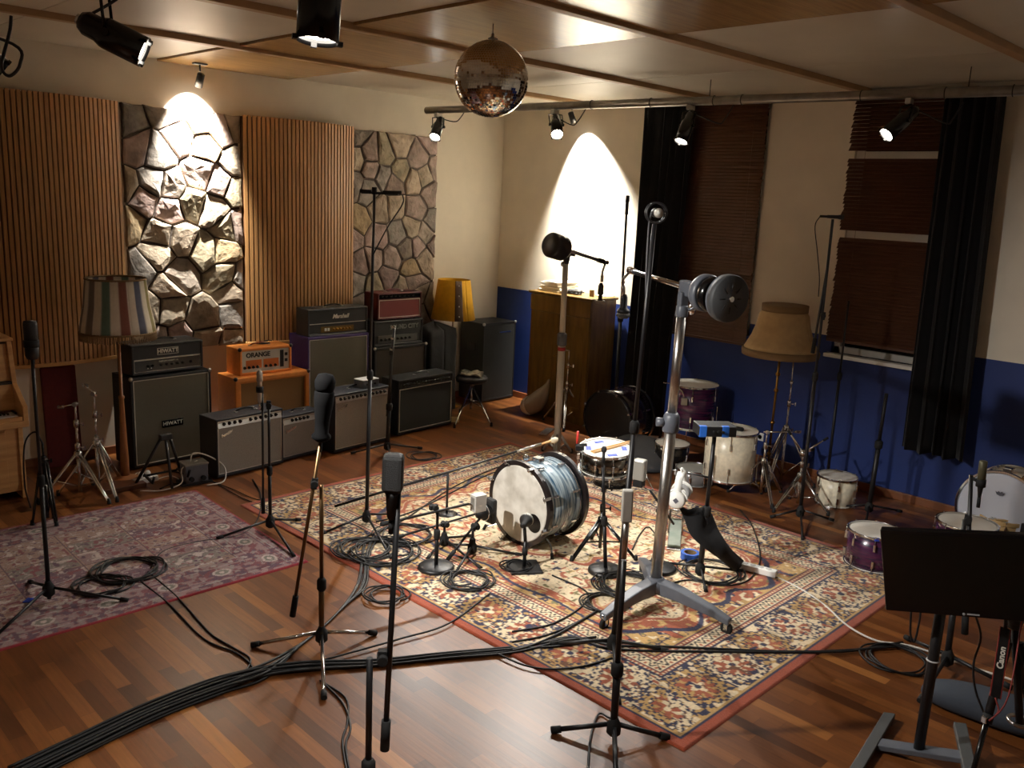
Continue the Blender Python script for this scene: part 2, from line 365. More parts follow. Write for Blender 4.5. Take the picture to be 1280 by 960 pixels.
def stone_wall(label, y0, y1, z0, z1, cnt, seed, th=1.):
    rd = random.Random(seed); r = thing('stone_facing', label, 'stone panel', (0, (y0 + y1) / 2, z0))
    S = []
    while len(S) < cnt:
        best = max(((rd.uniform(y0, y1), rd.uniform(z0, z1)) for _ in range(10)), key=lambda p: min([((p[0] - q[0]) ** 2 * 1.5 + (p[1] - q[1]) ** 2) for q in S] or [9])); S.append(best)
    S = [V3((a, b)) for a, b in S]; mb = MB(); cols = []
    pal = [(150, 138, 122), (134, 124, 114), (158, 140, 112), (142, 126, 118), (124, 118, 112), (152, 138, 122), (138, 128, 108), (148, 130, 124)]
    def jig(p, c): 
        e = min(p.x - y0, y1 - p.x, p.y - z0, z1 - p.y)
        return p + (p - c) * rd.uniform(-.06, .05) if e < .01 else p
    for i, c in enumerate(S):
        poly = [V3((y0, z0)), V3((y1, z0)), V3((y1, z1)), V3((y0, z1))]
        for j, q in enumerate(S):
            if j != i and poly: poly = clip(poly, c, q)
        if len(poly) < 3: continue
        ce = sum(poly, V3((0, 0))) / len(poly)
        # split edges, wobble, pull back from the joint
        P = []
        for a in range(len(poly)):
            p, q = poly[a], poly[(a + 1) % len(poly)]; k = max(1, int((q - p).length / .07))
            for t in range(k): P.append(p + (q - p) * (t / k))
        P = [jig(p, ce) for p in P]
        P = [p + (ce - p).normalized() * (rd.uniform(.004, .017)) for p in P]
        h = rd.uniform(.035, .062) * th; gx, gz = rd.uniform(-.09, .09) * th, rd.uniform(-.12, .12) * th; n = len(P)
        def hh(p, e): return max(.02, h - e + (p.x - ce.x) * gx + (p.y - ce.y) * gz + rd.uniform(-.003, .003))
        rings = [[V3((.004, p.x, p.y)) for p in P], [V3((hh(p, .012), p.x, p.y)) for p in P]]
        for f, e in ((.1, .002), (.45, -.003)): rings.append([V3((hh(p, e), p.x + (ce.x - p.x) * f, p.y + (ce.y - p.y) * f)) for p in P])
        vs = sum(rings, []) + [V3((h + .004, ce.x, ce.y))]; fs = []
        for a in range(3):
            for b in range(n): fs.append((a * n + b, a * n + (b + 1) % n, (a + 1) * n + (b + 1) % n, (a + 1) * n + b))
        fs += [(3 * n + b, 3 * n + (b + 1) % n, 4 * n) for b in range(n)]
        mb.add(vs, fs, False); f = rd.uniform(.8, 1.25); cc = lin(rd.choice(pal)); cols += [(cc[0] * f, cc[1] * f, cc[2] * f, 1)] * len(vs)
    mb.col = cols; part(r, 'stones', mb, M_stone)
    part(r, 'mortar_bed', MB().box(.003, .018, y0 + .02, y1 - .02, z0 + .02, z1 - .02), M_mort)
stone_wall('irregular stone facing lit by the small ceiling spot', -4.69, -3.56, .93, 3.165, 44, 5)
stone_wall('unlit irregular stone facing behind the maroon amplifier head', -2.27, -1.08, .93, 3.15, 50, 9, .65)
# maroon board leaning at the wall
a = fl(58, 592); F = Fr(V3((.13, -5.49, 0)), (0, 1, 0)); F.z = V3((-.07, 0, 1)).normalized()
mb = MB().fbox(F, 0, .285, -.02, .02, 0, .89)
solo('padded_board', 'maroon padded board leaning on the wall beside the piano', 'board', mb, mat('maroon_cloth', (92, 22, 22), .8, var=.1, vs=30, bump=.1, bs=200), bev=.012)
# ================================================================== rugs (pile colours painted per knot)
def vnoise(shape, cells, rng):
    h, w = shape; gy = max(2, int(cells[0]) + 2); gx = max(2, int(cells[1]) + 2); g = rng.random((gy, gx))
    yy = np.linspace(0, gy - 1.001, h); xx = np.linspace(0, gx - 1.001, w); y0 = yy.astype(int); x0 = xx.astype(int)
    fy = (yy - y0)[:, None]; fx = (xx - x0)[None]; fy = fy * fy * (3 - 2 * fy); fx = fx * fx * (3 - 2 * fx)
    return (g[np.ix_(y0, x0)] * (1 - fy) * (1 - fx) + g[np.ix_(y0 + 1, x0)] * fy * (1 - fx) + g[np.ix_(y0, x0 + 1)] * (1 - fy) * fx + g[np.ix_(y0 + 1, x0 + 1)] * fy * fx)
def L3(c): return np.array(lin(c)[:3])
CREAM, GOLD, RUST, NAVY, BROWN, OLIVE, ROSE2 = L3((226, 206, 170)), L3((190, 152, 92)), L3((162, 84, 54)), L3((34, 34, 66)), L3((112, 70, 44)), L3((120, 112, 70)), L3((196, 140, 106))
def put(C, m, c): C[m] = c
def persian(X, Y, LX, LY, rng):
    sh = X.shape; C = np.zeros(sh + (3,)); C[:] = GOLD
    dx = np.minimum(X, LX - X); dy = np.minimum(Y, LY - Y); d = np.minimum(dx, dy); S = np.where(dx < dy, Y, X)
    n1 = vnoise(sh, (LY / .035, LX / .035), rng); n2 = vnoise(sh, (LY / .05, LX / .05), rng); n3 = vnoise(sh, (LY / .09, LX / .09), rng)
    # field
    u = (X - LX / 2) / (LX / 2 - .62); v = (Y - LY / 2) / (LY / 2 - .62); th = np.arctan2(v, u); rr = (np.abs(u) ** 4 + np.abs(v) ** 4) ** .25
    sc = rr - (.93 + .03 * np.cos(14 * th) + .05 * np.cos(4 * th + PI))
    put(C, (n3 > .58), RUST); put(C, np.abs(n2 - .42) < .05, NAVY); put(C, n1 > .8, CREAM); put(C, (n1 < .16), OLIVE)
    # palmette rows in the spandrel band
    i = sc < 0
    C[i] = CREAM; put(C, i & (np.abs(n3 - .7) < .028), RUST); put(C, i & (np.abs(n3 - .61) < .015), GOLD); put(C, i & (np.abs(n2 - .5) < .018) & (n3 < .62), BROWN); put(C, i & (n3 > .8) & (n1 > .5), ROSE2)
    put(C, i & (n1 > .86), NAVY); put(C, i & (n1 < .12), OLIVE); put(C, i & (n2 > .86), RUST)
    put(C, (np.abs(sc + .02) < .026), RUST); put(C, (np.abs(sc + .02) < .026) & (n1 > .6), GOLD); put(C, (np.abs(sc - .03) < .014), NAVY); put(C, (np.abs(sc + .062) < .010), RUST)
    for cx in (-.62, 0., .62):
        for cy in (-.5, .5) if cx else (0.,):
            q = np.hypot((u - cx) * (2.2 if cx else 1.3), (v - cy) * (1.7 if cx else 1.0)); t2 = np.arctan2(v - cy, u - cx)
            e = q - (.42 + .05 * np.cos(8 * t2)); put(C, np.abs(e) < .022, RUST); put(C, np.abs(e + .045) < .012, GOLD); put(C, (e < -.36), RUST); put(C, (e < -.385), CREAM)
    # borders
    def band(a, b): return (d >= a) & (d < b)
    put(C, band(.0, .62), GOLD)
    P = .345; lo, hi = .085, .44; mid = (lo + hi) / 2; m = band(lo, hi)
    a = ((S / P) % 1 - .5) * 2; b = (d - mid) / ((hi - lo) / 2); r = np.hypot(a * .98, b * .95); t = np.arctan2(b, a); cell = np.floor(S / P).astype(int) % 2
    C[m] = CREAM; put(C, m & (n1 > .6), GOLD); put(C, m & (np.abs(n2 - .5) < .05), NAVY); put(C, m & (n1 < .2), RUST)
    r = r * (1 + .22 * (n2 - .5)) + .05 * (n3 - .5); rs = r * (1 + .06 * np.sign(np.sin(18 * t)))
    put(C, m & (rs < .96), NAVY); put(C, m & (rs < .84), np.where(False, 0, CREAM)); put(C, m & (rs < .84) & (cell == 1), GOLD)
    put(C, m & (rs < .66) & (np.sin(9 * t) > -.2), RUST); put(C, m & (np.abs(rs - .63) < .035), NAVY)
    put(C, m & (r < .36 + .1 * np.cos(5 * t)), RUST); put(C, m & (r < .25 + .08 * np.cos(4 * t)), CREAM); put(C, m & (r < .12), NAVY)
    put(C, m & (r < .9) & (n1 > .84), CREAM); put(C, m & (r < .75) & (n1 < .14), NAVY); put(C, m & (np.abs(n2 - .5) < .03) & (r < .82), BROWN); put(C, m & (r > .97) & (np.abs(n1 - .5) < .1), NAVY); put(C, m & (r > .97) & (n2 > .7), CREAM)
    put(C, band(.0, .06), L3((158, 72, 44))); put(C, band(.06, .07), NAVY); put(C, band(.07, .085), GOLD)
    put(C, band(.44, .452), NAVY); put(C, band(.452, .475), RUST); dash = ((S / .028) % 1) < .5; put(C, band(.455, .472) & dash, CREAM)
    put(C, band(.475, .485), NAVY); g = band(.485, .56); put(C, g, CREAM)
    w = .5225 + .022 * np.sin(S / .075 * 2 * PI); put(C, g & (np.abs(d - w) < .009), L3((40, 36, 40))); put(C, g & (np.hypot(((S / .075) % 1 - .25) * .075, d - .502) < .011), RUST)
    put(C, g & (np.hypot(((S / .075) % 1 - .75) * .075, d - .543) < .011), L3((40, 36, 40)))
    put(C, band(.56, .57), NAVY); put(C, band(.57, .595), RUST); put(C, band(.573, .592) & ~dash, CREAM); put(C, band(.595, .605), NAVY)
    C *= (1 + .2 * (rng.random(sh) - .5))[..., None]
    return C
def garden(X, Y, LX, LY, rng):
    sh = X.shape; C = np.zeros(sh + (3,)); MAUVE, PLUM, ROSE, PALE, TAN, SAGE = L3((154, 124, 124)), L3((98, 66, 84)), L3((136, 72, 80)), L3((206, 190, 184)), L3((172, 142, 124)), L3((126, 122, 112))
    dx = np.minimum(X, LX - X); dy = np.minimum(Y, LY - Y); d = np.minimum(dx, dy); S = np.where(dx < dy, Y, X)
    n1 = vnoise(sh, (LY / .03, LX / .03), rng); n2 = vnoise(sh, (LY / .045, LX / .045), rng)
    # compartments
    cx = np.floor((X - .36) / .21).astype(int); cy = np.floor((Y - .36) / .42).astype(int); k = (cx * 7 + cy * 5 + cx * cy) % 5
    for q, c in enumerate((TAN * .9, MAUVE, PLUM * 1.2, SAGE, TAN)): C[k == q] = c * .75 + MAUVE * .25
    put(C, (np.abs(n2 - .5) < .03), PALE * .8); put(C, n1 > .74, ROSE); put(C, n1 < .2, PLUM); put(C, (n2 > .8), PALE)
    fx = ((X - .36) / .21) % 1; fy = ((Y - .36) / .42) % 1; e = np.minimum(np.minimum(fx, 1 - fx) * .21, np.minimum(fy, 1 - fy) * .42)
    put(C, (e < .009) & (n1 > .35), TAN); put(C, e < .004, PLUM); q = np.hypot((fx - .5) * .21 * 1.6, (fy - .5) * .42); put(C, (np.abs(q - .12) < .007) & (n2 > .4), PALE * .8)
    def band(a, b): return (d >= a) & (d < b)
    m = band(0, .36); C[m] = ROSE * .85; put(C, m & (n1 > .55), MAUVE); put(C, m & (np.abs(n2 - .48) < .05), PALE * .5); put(C, m & (n1 < .3), PLUM)
    for a, b in ((.075, .085), (.105, .112), (.275, .285), (.345, .36)): put(C, band(a, b) & (n1 > .25), PALE * .7)
    put(C, band(.285, .345) & (np.hypot(((S / .12) % 1 - .5) * .12, d - .315) < .02), PALE * .7); put(C, band(.112, .118), PLUM)
    aa = ((S / .36) % 1 - .5) * .36; bb = d - .19; el = np.hypot(aa / .062, bb / .05); put(C, m & (el < 1), PALE * .9); put(C, m & (el < .72), SAGE); put(C, m & (el < .3), PALE)
    put(C, band(0, .018), L3((150, 34, 48)))
    C *= (1 + .25 * (rng.random(sh) - .5))[..., None]
    return C
M_rug = mat('rug_pile', (255, 255, 255), .95, attr='tint', var=.1, vs=60, bump=.5, bs=220, sheen=.15)
def rug(name, label, o, sx, sy, LX, LY, step, fn, h, seed):
    rng = np.random.default_rng(seed); nx = int(LX / step) + 1; ny = int(LY / step) + 1
    X, Y = np.meshgrid(np.linspace(0, LX, nx), np.linspace(0, LY, ny)); C = fn(X, Y, LX, LY, rng)
    Z = np.full(X.shape, h) + .004 * vnoise(X.shape, (LY / .5, LX / .5), rng); Z[0] = Z[-1] = 0.0005; Z[:, 0] = Z[:, -1] = .0005
    P = np.stack([X * sx.x + Y * sy.x, X * sx.y + Y * sy.y, Z], -1).reshape(-1, 3)
    me = bpy.data.meshes.new(name); idx = np.arange(nx * ny).reshape(ny, nx); a = idx[:-1, :-1].ravel(); b = idx[:-1, 1:].ravel(); c = idx[1:, 1:].ravel(); dd = idx[1:, :-1].ravel()
    q = np.stack([a, b, c, dd], 1).astype(np.int32); nf = len(q)
    me.vertices.add(len(P)); me.vertices.foreach_set('co', P.astype(np.float32).ravel()); me.loops.add(nf * 4); me.loops.foreach_set('vertex_index', q.ravel())
    me.polygons.add(nf); me.polygons.foreach_set('loop_start', np.arange(0, nf * 4, 4, dtype=np.int32)); me.polygons.foreach_set('use_smooth', np.ones(nf, bool)); me.update(calc_edges=True); me.validate()
    at = me.color_attributes.new('tint', 'FLOAT_COLOR', 'POINT'); at.data.foreach_set('color', np.concatenate([C.reshape(-1, 3), np.ones((nx * ny, 1))], 1).astype(np.float32).ravel())
    me.materials.append(M_rug); ob = bpy.data.objects.new(name, me); COL.objects.link(ob); ob.location = o; return tag(ob, label, 'rug')
A, B = fl(855, 940), fl(300, 632); D = fl(620, 546); sx = (A - B).normalized(); sy = V3((-sx.y, sx.x, 0)); LXr = (A - B).length
rug('persian_rug', 'large cream, rust and navy patterned rug under the blue drum kit', B, sx, sy, LXr, 3.05, .0075, persian, .009, 3)
A, B = fl(392, 701), fl(245, 613); sx = (A - B).normalized(); sy = V3((sx.y, -sx.x, 0))
# the purple rug runs towards the near wall
rug('garden_rug', 'faded purple and mauve patterned rug with a thin red edge', B, (sx + V3((.0, -.02, 0))).normalized(), sy.normalized(), (A - B).length, 3.0, .008, garden, .007, 4)

# ================================================================== amplifiers
M_grille_s = mat('silver_grille_cloth', (150, 146, 138), .8, var=.18, vs=260, bump=.3, bs=300)
M_grille_k = mat('dark_grille_cloth', (36, 36, 34), .85, var=.2, vs=260, bump=.3, bs=300)
M_grille_g = mat('green_grey_grille', (96, 92, 78), .85, var=.15, vs=260, bump=.3, bs=300)
M_grille_b = mat('tan_grille_cloth', (150, 112, 66), .85, var=.15, vs=260, bump=.3, bs=300)
M_orange = mat('orange_vinyl', (226, 140, 62), .45, bump=.2, bs=220, var=.06, vs=30)
M_purple = mat('purple_vinyl', (66, 48, 110), .45, bump=.2, bs=220, var=.08, vs=30)
M_maroon = mat('maroon_vinyl', (84, 22, 24), .45, bump=.2, bs=220, var=.08, vs=30)
M_bluegrey = mat('black_tolex', (34, 37, 44), .5, bump=.25, bs=240)
M_alu = mat('aluminium_trim', (205, 205, 200), .3, 1.)
M_panel = mat('silver_control_panel', (200, 198, 190), .35, .6)
M_ink = mat('white_print', (225, 222, 210), .6)
M_dark = mat('dark_print', (25, 22, 20), .6)
M_pipe = mat('white_piping', (210, 205, 192), .6)
def shell(F, w, h, d, bd, rec):                                       # cabinet body, open front with a recess
    mb = MB(); o = [F(a, b, c) for b in (-d, 0) for a, c in ((0, 0), (w, 0), (w, h), (0, h))]
    l, r_, bt, t = bd; i = [F(a, b, c) for b in (0, -rec) for a, c in ((l, bt), (w - r_, bt), (w - r_, h - t), (l, h - t))]
    return mb.add(o + i, [(0, 1, 2, 3), (0, 4, 5, 1), (1, 5, 6, 2), (2, 6, 7, 3), (3, 7, 4, 0), (4, 8, 9, 5), (5, 9, 10, 6), (6, 10, 11, 7), (7, 11, 8, 4), (8, 12, 13, 9), (9, 13, 14, 10), (10, 14, 15, 11), (11, 15, 12, 8), (12, 15, 14, 13)])
def handle(r, F, w, h, d, m=M_blackgloss, a=.5, span=.2):
    P = [F(w * a + span * (t - .5), -d / 2, h + .004 + .022 * math.sin(PI * t) ** .5) for t in [i / 10 for i in range(11)]]
    mb = MB().tube(P, .008, 8)
    hd = part(r, 'carry_handle', mb, m)
    e = MB()
    for t in (0, 1): e.fbox(F, w * a + span * (t - .5) - .016, w * a + span * (t - .5) + .016, -d / 2 - .014, -d / 2 + .014, h - .002, h + .008)
    part(hd, 'handle_cap', e, M_alu, bev=.002)
def corners(r, F, w, h, d, m):
    for a in (0, w):
        for c in (h,):
            for b in (0,):
                part(r, 'corner_protector', MB().ball(F(a - .008 * (1 if a else -1), b - .008, c - .008), .02, 10, 6), m)
def feet(r, F, w, d):
    for a in (.06, w - .06):
        for b in (-.06, -d + .06): part(r, 'rubber_foot', MB().disc(F(a, b, -.012), F.z, .017, .014, 14), M_rub)
def border(F, a0, a1, c0, c1, b, t, q=.006):
    mb = MB()
    for x0, x1, z0, z1 in ((a0, a1, c0, c0 + t), (a0, a1, c1 - t, c1), (a0, a0 + t, c0, c1), (a1 - t, a1, c0, c1)): mb.fbox(F, x0, x1, b - q, b, z0, z1)
    return mb
def cabinet(name, label, F, w, h, d, body, gr, bd=.03, rec=.015, pipe=None, group=None, cat='speaker cabinet', lift=.012, badge=None):
    r = thing(name, label, cat, F(w / 2, -d / 2, 0), group); F = Fr(F(0, 0, lift), F.s, F.n); h -= lift
    bd = bd if isinstance(bd, tuple) else (bd,) * 4
    part(r, 'cabinet_body', shell(F, w, h, d, bd, rec), body, bev=.008)
    part(r, 'grille_cloth', MB().fbox(F, bd[0], w - bd[1], -rec - .004, -rec + .006, bd[2], h - bd[3]), gr)
    if pipe: part(r, 'piping', border(F, bd[0], w - bd[1], bd[2], h - bd[3], -rec + .012, .006), pipe)
    if lift > .005: feet(r, F, w, d)
    return r, F, h
def knobs(r, F, xs, c, b, rad=.011, m=M_blackgloss, n=None):
    n = n or F.n
    for x in xs: part(r, 'control_knob', MB().lathe(F(x, b, c), n, [(rad * 1.25, 0), (rad * 1.25, .003), (rad, .005), (rad * .8, .02), (0, .02)], 12), m)
def fr2(p, q, W=None):                                                 # base frame from two measured front corners
    a, b = fl(*p), fl(*q); return Fr(a, b - a)
# --- tall black cabinet with head
F = fr2((168, 588), (262, 566)); F.s = V3((-.06, 1, 0)).normalized(); F.n = V3((F.s.y, -F.s.x, 0))
r, G, h = cabinet('speaker_cabinet', 'black guitar cabinet with dark grille, carrying the black head beside the striped lamp', F, .755, .825, .36, M_vinyl, M_grille_g, .025, .012, M_pipe)
F0 = G
b_ = part(r, 'name_badge', MB().fbox(G, .27, .47, -.012, .0, .33, .395), M_blackgloss, bev=.002)
text(b_, 'badge_lettering', 'HIWATT', G(.37, .0015, .3625), G.s, V3((0, 0, 1)), .048, M_ink, bold=.0006)
corners(r, G, .755, h, .36, M_alu)
def head(name, label, F, w, h, d, body, group=None, bd=.022, rec=.02):
    r = thing(name, label, 'amplifier head', F(w / 2, -d / 2, 0), group); G = Fr(F(0, 0, .012), F.s, F.n); h -= .012
    part(r, 'cabinet_body', shell(G, w, h, d, (bd,) * 4, rec), body, bev=.008); feet(r, G, w, d); return r, G, h
H0 = Fr(F0(.035, -.03, .813), F0.s, F0.n)
r, G, h = head('amplifier_head', 'black amplifier head with white framed name plate, beside the striped lampshade', H0, .665, .28, .29, M_vinyl)
part(r, 'upper_front_panel', MB().fbox(G, .022, .643, -.024, -.008, .135, h - .022), M_vinyl)
p2 = part(r, 'control_panel', MB().fbox(G, .022, .643, -.024, -.014, .022, .13), M_blackgloss)
part(r, 'piping', border(G, .024, .641, .13, .138, -.006, .004), M_pipe); part(r, 'panel_piping', border(G, .024, .641, .024, .128, -.01, .003), M_pipe)
pl = part(r, 'name_plate', border(G, .235, .43, .165, .225, -.004, .003, .006), M_ink)
text(pl, 'plate_lettering', 'HIWATT', G(.3325, -.006, .195), G.s, V3((0, 0, 1)), .05, M_ink, bold=.0008)
text(p2, 'panel_print', 'CUSTOM HIWATT 100', G(.34, -.012, .105), G.s, V3((0, 0, 1)), .018, M_ink)
knobs(r, G, [.15, .19, .27, .32, .37, .42, .47, .55], .07, -.014, .01); handle(r, G, .665, h, .29, a=.52, span=.24)
for x in (.14, .17): part(r, 'toggle_switch', MB().rod(G(x, -.014, .05), G(x, .004, .056), .004), M_chrome)
# --- silver front combos
def combo(label, F, w, h, d, nk, group='silver front combo amplifiers', gm=M_grille_s, black=False, kn=None):
    r, G, hh = cabinet('combo_amplifier', label, F, w, h, d, M_bluegrey, gm, (.016, .016, .03, .022), .014, M_alu if not black else None, group, 'amplifier')
    ph = .062 if not black else .075
    A = [G(.016, .006, hh - .02 - ph), G(w - .016, .006, hh - .02 - ph), G(w - .016, -.014, hh - .02), G(.016, -.014, hh - .02)]
    pn = part(r, 'control_panel', MB().prism(A, -F.n * .012), M_panel if not black else M_grille_k, bev=.001)
    nn = (F.n * ph + V3((0, 0, .02))).normalized()
    for i in range(nk):
        f = (i + .5) / nk; x = .05 + (w - .1) * f
        if kn and not kn(i): continue
        part(pn, 'control_knob', MB().lathe(G(x, -.004, hh - .02 - ph / 2), nn, [(.016, 0), (.016, .004), (.012, .006), (.009, .022), (0, .022)], 12), M_blackgloss)
    if not black:
        lg = MB(); P = [G(.07 + .06 * t, .004, hh - ph - .085 + .05 * t + .012 * math.sin(t * 9)) for t in [i / 8 for i in range(9)]]
        t_ = text(r, 'script_logo', 'Fender', G(.1, -.002, hh - ph - .075), (F.s + V3((0, 0, .35))).normalized(), (V3((0, 0, 1)) - F.s * .35).normalized(), .042, M_chrome, .003, .3, bold=.0008)
    handle(r, G, w, hh, d, a=.55, span=.19 if w > .5 else .15)
    return r, G, hh
T1 = fr2((272, 600), (347, 582)); combo('wide silver front combo amplifier below the orange cabinet', T1, .68, .535, .27, 11, kn=lambda i: i not in (4,))
T2 = fr2((353, 578), (398, 567)); combo('small silver front combo amplifier with its handle raised, below the orange cabinet', T2, .455, .435, .2, 8, kn=lambda i: 1 <= i <= 5)
T3 = fr2((418, 568), (487, 551)); r3, G3, h3 = combo('tall silver front combo amplifier with a small grey box on top', T3, .715, .585, .3, 12, gm=M_grille_s)
T4 = fr2((497, 546), (562, 531)); combo('black front combo amplifier with dark control strip beside the drum stool', T4, .80, .60, .27, 16, group=None, gm=M_grille_k, black=True)
part(bpy.data.objects[[o.name for o in COL.objects if o.get('label', '').startswith('black front combo')][0]], 'piping', border(Fr(T4(0, 0, .012), T4.s, T4.n), .016, .784, .03, .49, .002, .008), M_pipe)
# small box on the tall combo
F = Fr(G3(.40, -.05, h3), G3.s, G3.n)
r = thing('effects_box', 'small grey box with a white top on the tall silver front amplifier', 'box', F(.1, -.07, 0))
part(r, 'box_body', MB().fbox(F, 0, .21, -.14, 0, 0, .075), M_grey, bev=.004); part(r, 'box_lid', MB().fbox(F, .0, .21, -.14, 0, .0755, .083), M_white, bev=.002)
for x in (.05, .1, .15): part(r, 'control_knob', MB().lathe(F(x, 0, .035), F.n, [(.01, 0), (.009, .015), (0, .015)], 10), M_blackgloss)
# --- orange stack
Fo = Fr(V3((.62, -3.97, 0)), (0, 1, 0))
r, G, h = cabinet('speaker_cabinet', 'orange guitar cabinet with a tan grille below the orange amplifier head', Fo, .80, .715, .36, M_orange, M_grille_b, (.055, .045, .04, .05), .02, M_orange)
corners(r, G, .8, h, .36, M_black)
Ho = Fr(Fo(.09, -.08, .703), Fo.s, Fo.n); r, G, h = head('amplifier_head', 'bright orange amplifier head with pictogram panel on the orange cabinet', Ho, .56, .275, .27, M_orange, bd=.028)
pn = part(r, 'control_panel', MB().fbox(G, .028, .532, -.024, -.012, .028, h - .028), M_panel)
text(pn, 'panel_lettering', 'ORANGE', G(.20, -.011, h - .072), G.s, V3((0, 0, 1)), .062, M_dark, bold=.0022)
mb = MB().fbox(G, .07, .235, -.012, -.0105, .062, .145); mb.fbox(G, .255, .42, -.012, -.0105, .062, .145); part(pn, 'orange_print', mb, mat('orange_print', (206, 110, 40), .5))
mb = MB().fbox(G, .435, .475, -.012, -.0105, .05, h - .045); part(pn, 'dark_print', mb, M_dark)
knobs(r, G, [.055, .1, .145, .19, .28, .33, .38], .075, -.01, .012)
for z in (.1, .16): part(r, 'rocker_switch', MB().fbox(G, .485, .515, -.012, -.004, z, z + .03), M_blackgloss, bev=.002)
handle(r, G, .56, h, .27, mat('tan_leather', (150, 80, 40), .6)); corners(r, G, .56, h, .27, M_black)
# small coil of patch leads on top of the orange head
mb = MB()
for q in range(3): mb.tube(smooth_path([G(.33 + .07 * math.cos(t + q) + .02 * q, -.16 + .05 * math.sin(t + q * .7), h + .012 + .006 * q) for t in [i * PI / 4 for i in range(7)]], 5), .004, 6)
solo('patch_lead', 'dark patch lead curled on top of the orange amplifier head', 'cable', mb, M_cable)
# --- purple stack
Fp = Fr(V3((.53, -3.13, 0)), (0.0, 1, 0))
r, G, h = cabinet('speaker_cabinet', 'purple covered guitar cabinet with grey grille below the black head with white script', Fp, .745, 1.03, .36, M_purple, M_grille_g, (.02, .02, .03, .03), .014, M_pipe)
Hp = Fr(Fp(.02, -.03, 1.018), Fp.s, Fp.n); r, G, h = head('amplifier_head', 'black amplifier head with white script logo on the purple cabinet', Hp, .73, .29, .23, M_bluegrey)
fp = part(r, 'upper_front_panel', MB().fbox(G, .022, .708, -.024, -.008, .125, h - .022), M_vinyl)
text(fp, 'script_logo', 'Marshall', G(.39, -.006, .19), G.s, V3((0, 0, 1)), .058, M_ink, .004, .35, bold=.0018)
part(r, 'control_panel', MB().fbox(G, .16, .56, -.02, -.012, .03, .09), mat('gold_panel', (120, 92, 40), .4, .6)); part(r, 'lower_front_panel', MB().fbox(G, .022, .708, -.024, -.016, .024, .12), M_vinyl)
part(r, 'piping', border(G, .024, .706, .12, .127, -.006, .003), M_pipe); part(r, 'base_trim', MB().fbox(G, .02, .71, -.004, .003, .006, .014), M_alu)
knobs(r, G, [.31, .35, .39, .43, .47, .51], .06, -.012, .011, M_gold); handle(r, G, .73, h, .23, a=.5, span=.22)
for x in (.2, .235): part(r, 'rocker_switch', MB().fbox(G, x, x + .024, -.012, -.003, .045, .075), M_white, bev=.002)
# --- dark stack with maroon head
Fs = Fr(V3((.56, -2.33, 0)), (0, 1, 0))
r, G, h = cabinet('speaker_cabinet', 'black open backed cabinet below the two stacked heads, behind the black front combo', Fs, .72, .855, .36, M_vinyl, mat('brown_grille_cloth', (54, 42, 30), .85, var=.2, vs=240), (.03, .03, .03, .03), .014)
corners(r, G, .72, h, .36, M_alu)
Hs = Fr(Fs(.02, -.04, .845), Fs.s, Fs.n); r, G, h = head('amplifier_head', 'black amplifier head with large silver lettering, stacked below the maroon head', Hs, .67, .29, .26, M_vinyl)
fp = part(r, 'upper_front_panel', MB().fbox(G, .022, .648, -.022, -.01, .14, h - .022), M_grille_k)
text(fp, 'name_lettering', 'SOUND CITY', G(.41, -.008, .2), G.s, V3((0, 0, 1)), .066, mat('silver_lettering', (130, 130, 124), .4, .5), .004, bold=.002)
part(r, 'control_panel', MB().fbox(G, .06, .6, -.02, -.01, .035, .115), mat('grey_panel', (92, 92, 88), .45, .5)); knobs(r, G, [.1 + .055 * i for i in range(8)], .072, -.01, .011)
Hm = Fr(Fs(.075, -.05, 1.135), Fs.s, Fs.n); r, G, h = head('amplifier_head', 'maroon amplifier head with white piped front, topmost on the dark stack', Hm, .6, .3, .26, M_maroon, bd=.018)
part(r, 'front_cloth', MB().fbox(G, .018, .582, -.022, -.012, .018, .215), mat('maroon_cloth_front', (96, 30, 28), .8, var=.15, vs=200)); part(r, 'control_panel', MB().fbox(G, .018, .582, -.022, -.014, .225, h - .018), M_blackgloss)
part(r, 'piping', border(G, .02, .58, .02, .212, -.006, .006), M_pipe); knobs(r, G, [.06 + .06 * i for i in range(8)], .25, -.014, .011, M_blackgloss); handle(r, G, .6, h, .26, M_maroon, .5, .22)
text(r, 'faint_badge', 'SELMER', G(.3, -.01, .115), G.s, V3((0, 0, 1)), .035, mat('dull_maroon_metal', (120, 60, 50), .4, .5)) if 0 else None
# --- covered amplifier beside the stack
o = V3((.06, -1.52, 0)); w, d_, hgt = .62, .44, 1.0; rows = []; K = 14; Lr = 6
mb = MB(); ring = [(math.copysign(min(1, abs(math.cos(t)) * 1.35), math.cos(t)), math.copysign(min(1, abs(math.sin(t)) * 1.35), math.sin(t)), t) for t in [2 * PI * i / 48 for i in range(48)]]
cx, cy = .34, -1.33
for j, (z, s) in enumerate(((.02, 1.08), (.3, 1.04), (.6, 1.01), (.9, 1.0), (.97, .95), (1.0, .6), (1.03, .2), (1.035, .02))):
    rows.append([V3((cx + a * .19 * s * (1 + .03 * math.sin(5 * t + z * 3)), cy + b * .2 * s * (1 + .03 * math.sin(7 * t + z * 2)), z + .02 * math.sin(3 * t) * (z > .9))) for a, b, t in ring] )
for r_ in rows: r_.append(r_[0])
mb.sheet(rows); solo('covered_amplifier', 'amplifier hidden under a black cloth behind the yellow lampshade', 'amplifier', mb, mat('black_cloth', (20, 20, 21), .95, bump=.5, bs=14), solid=.004)
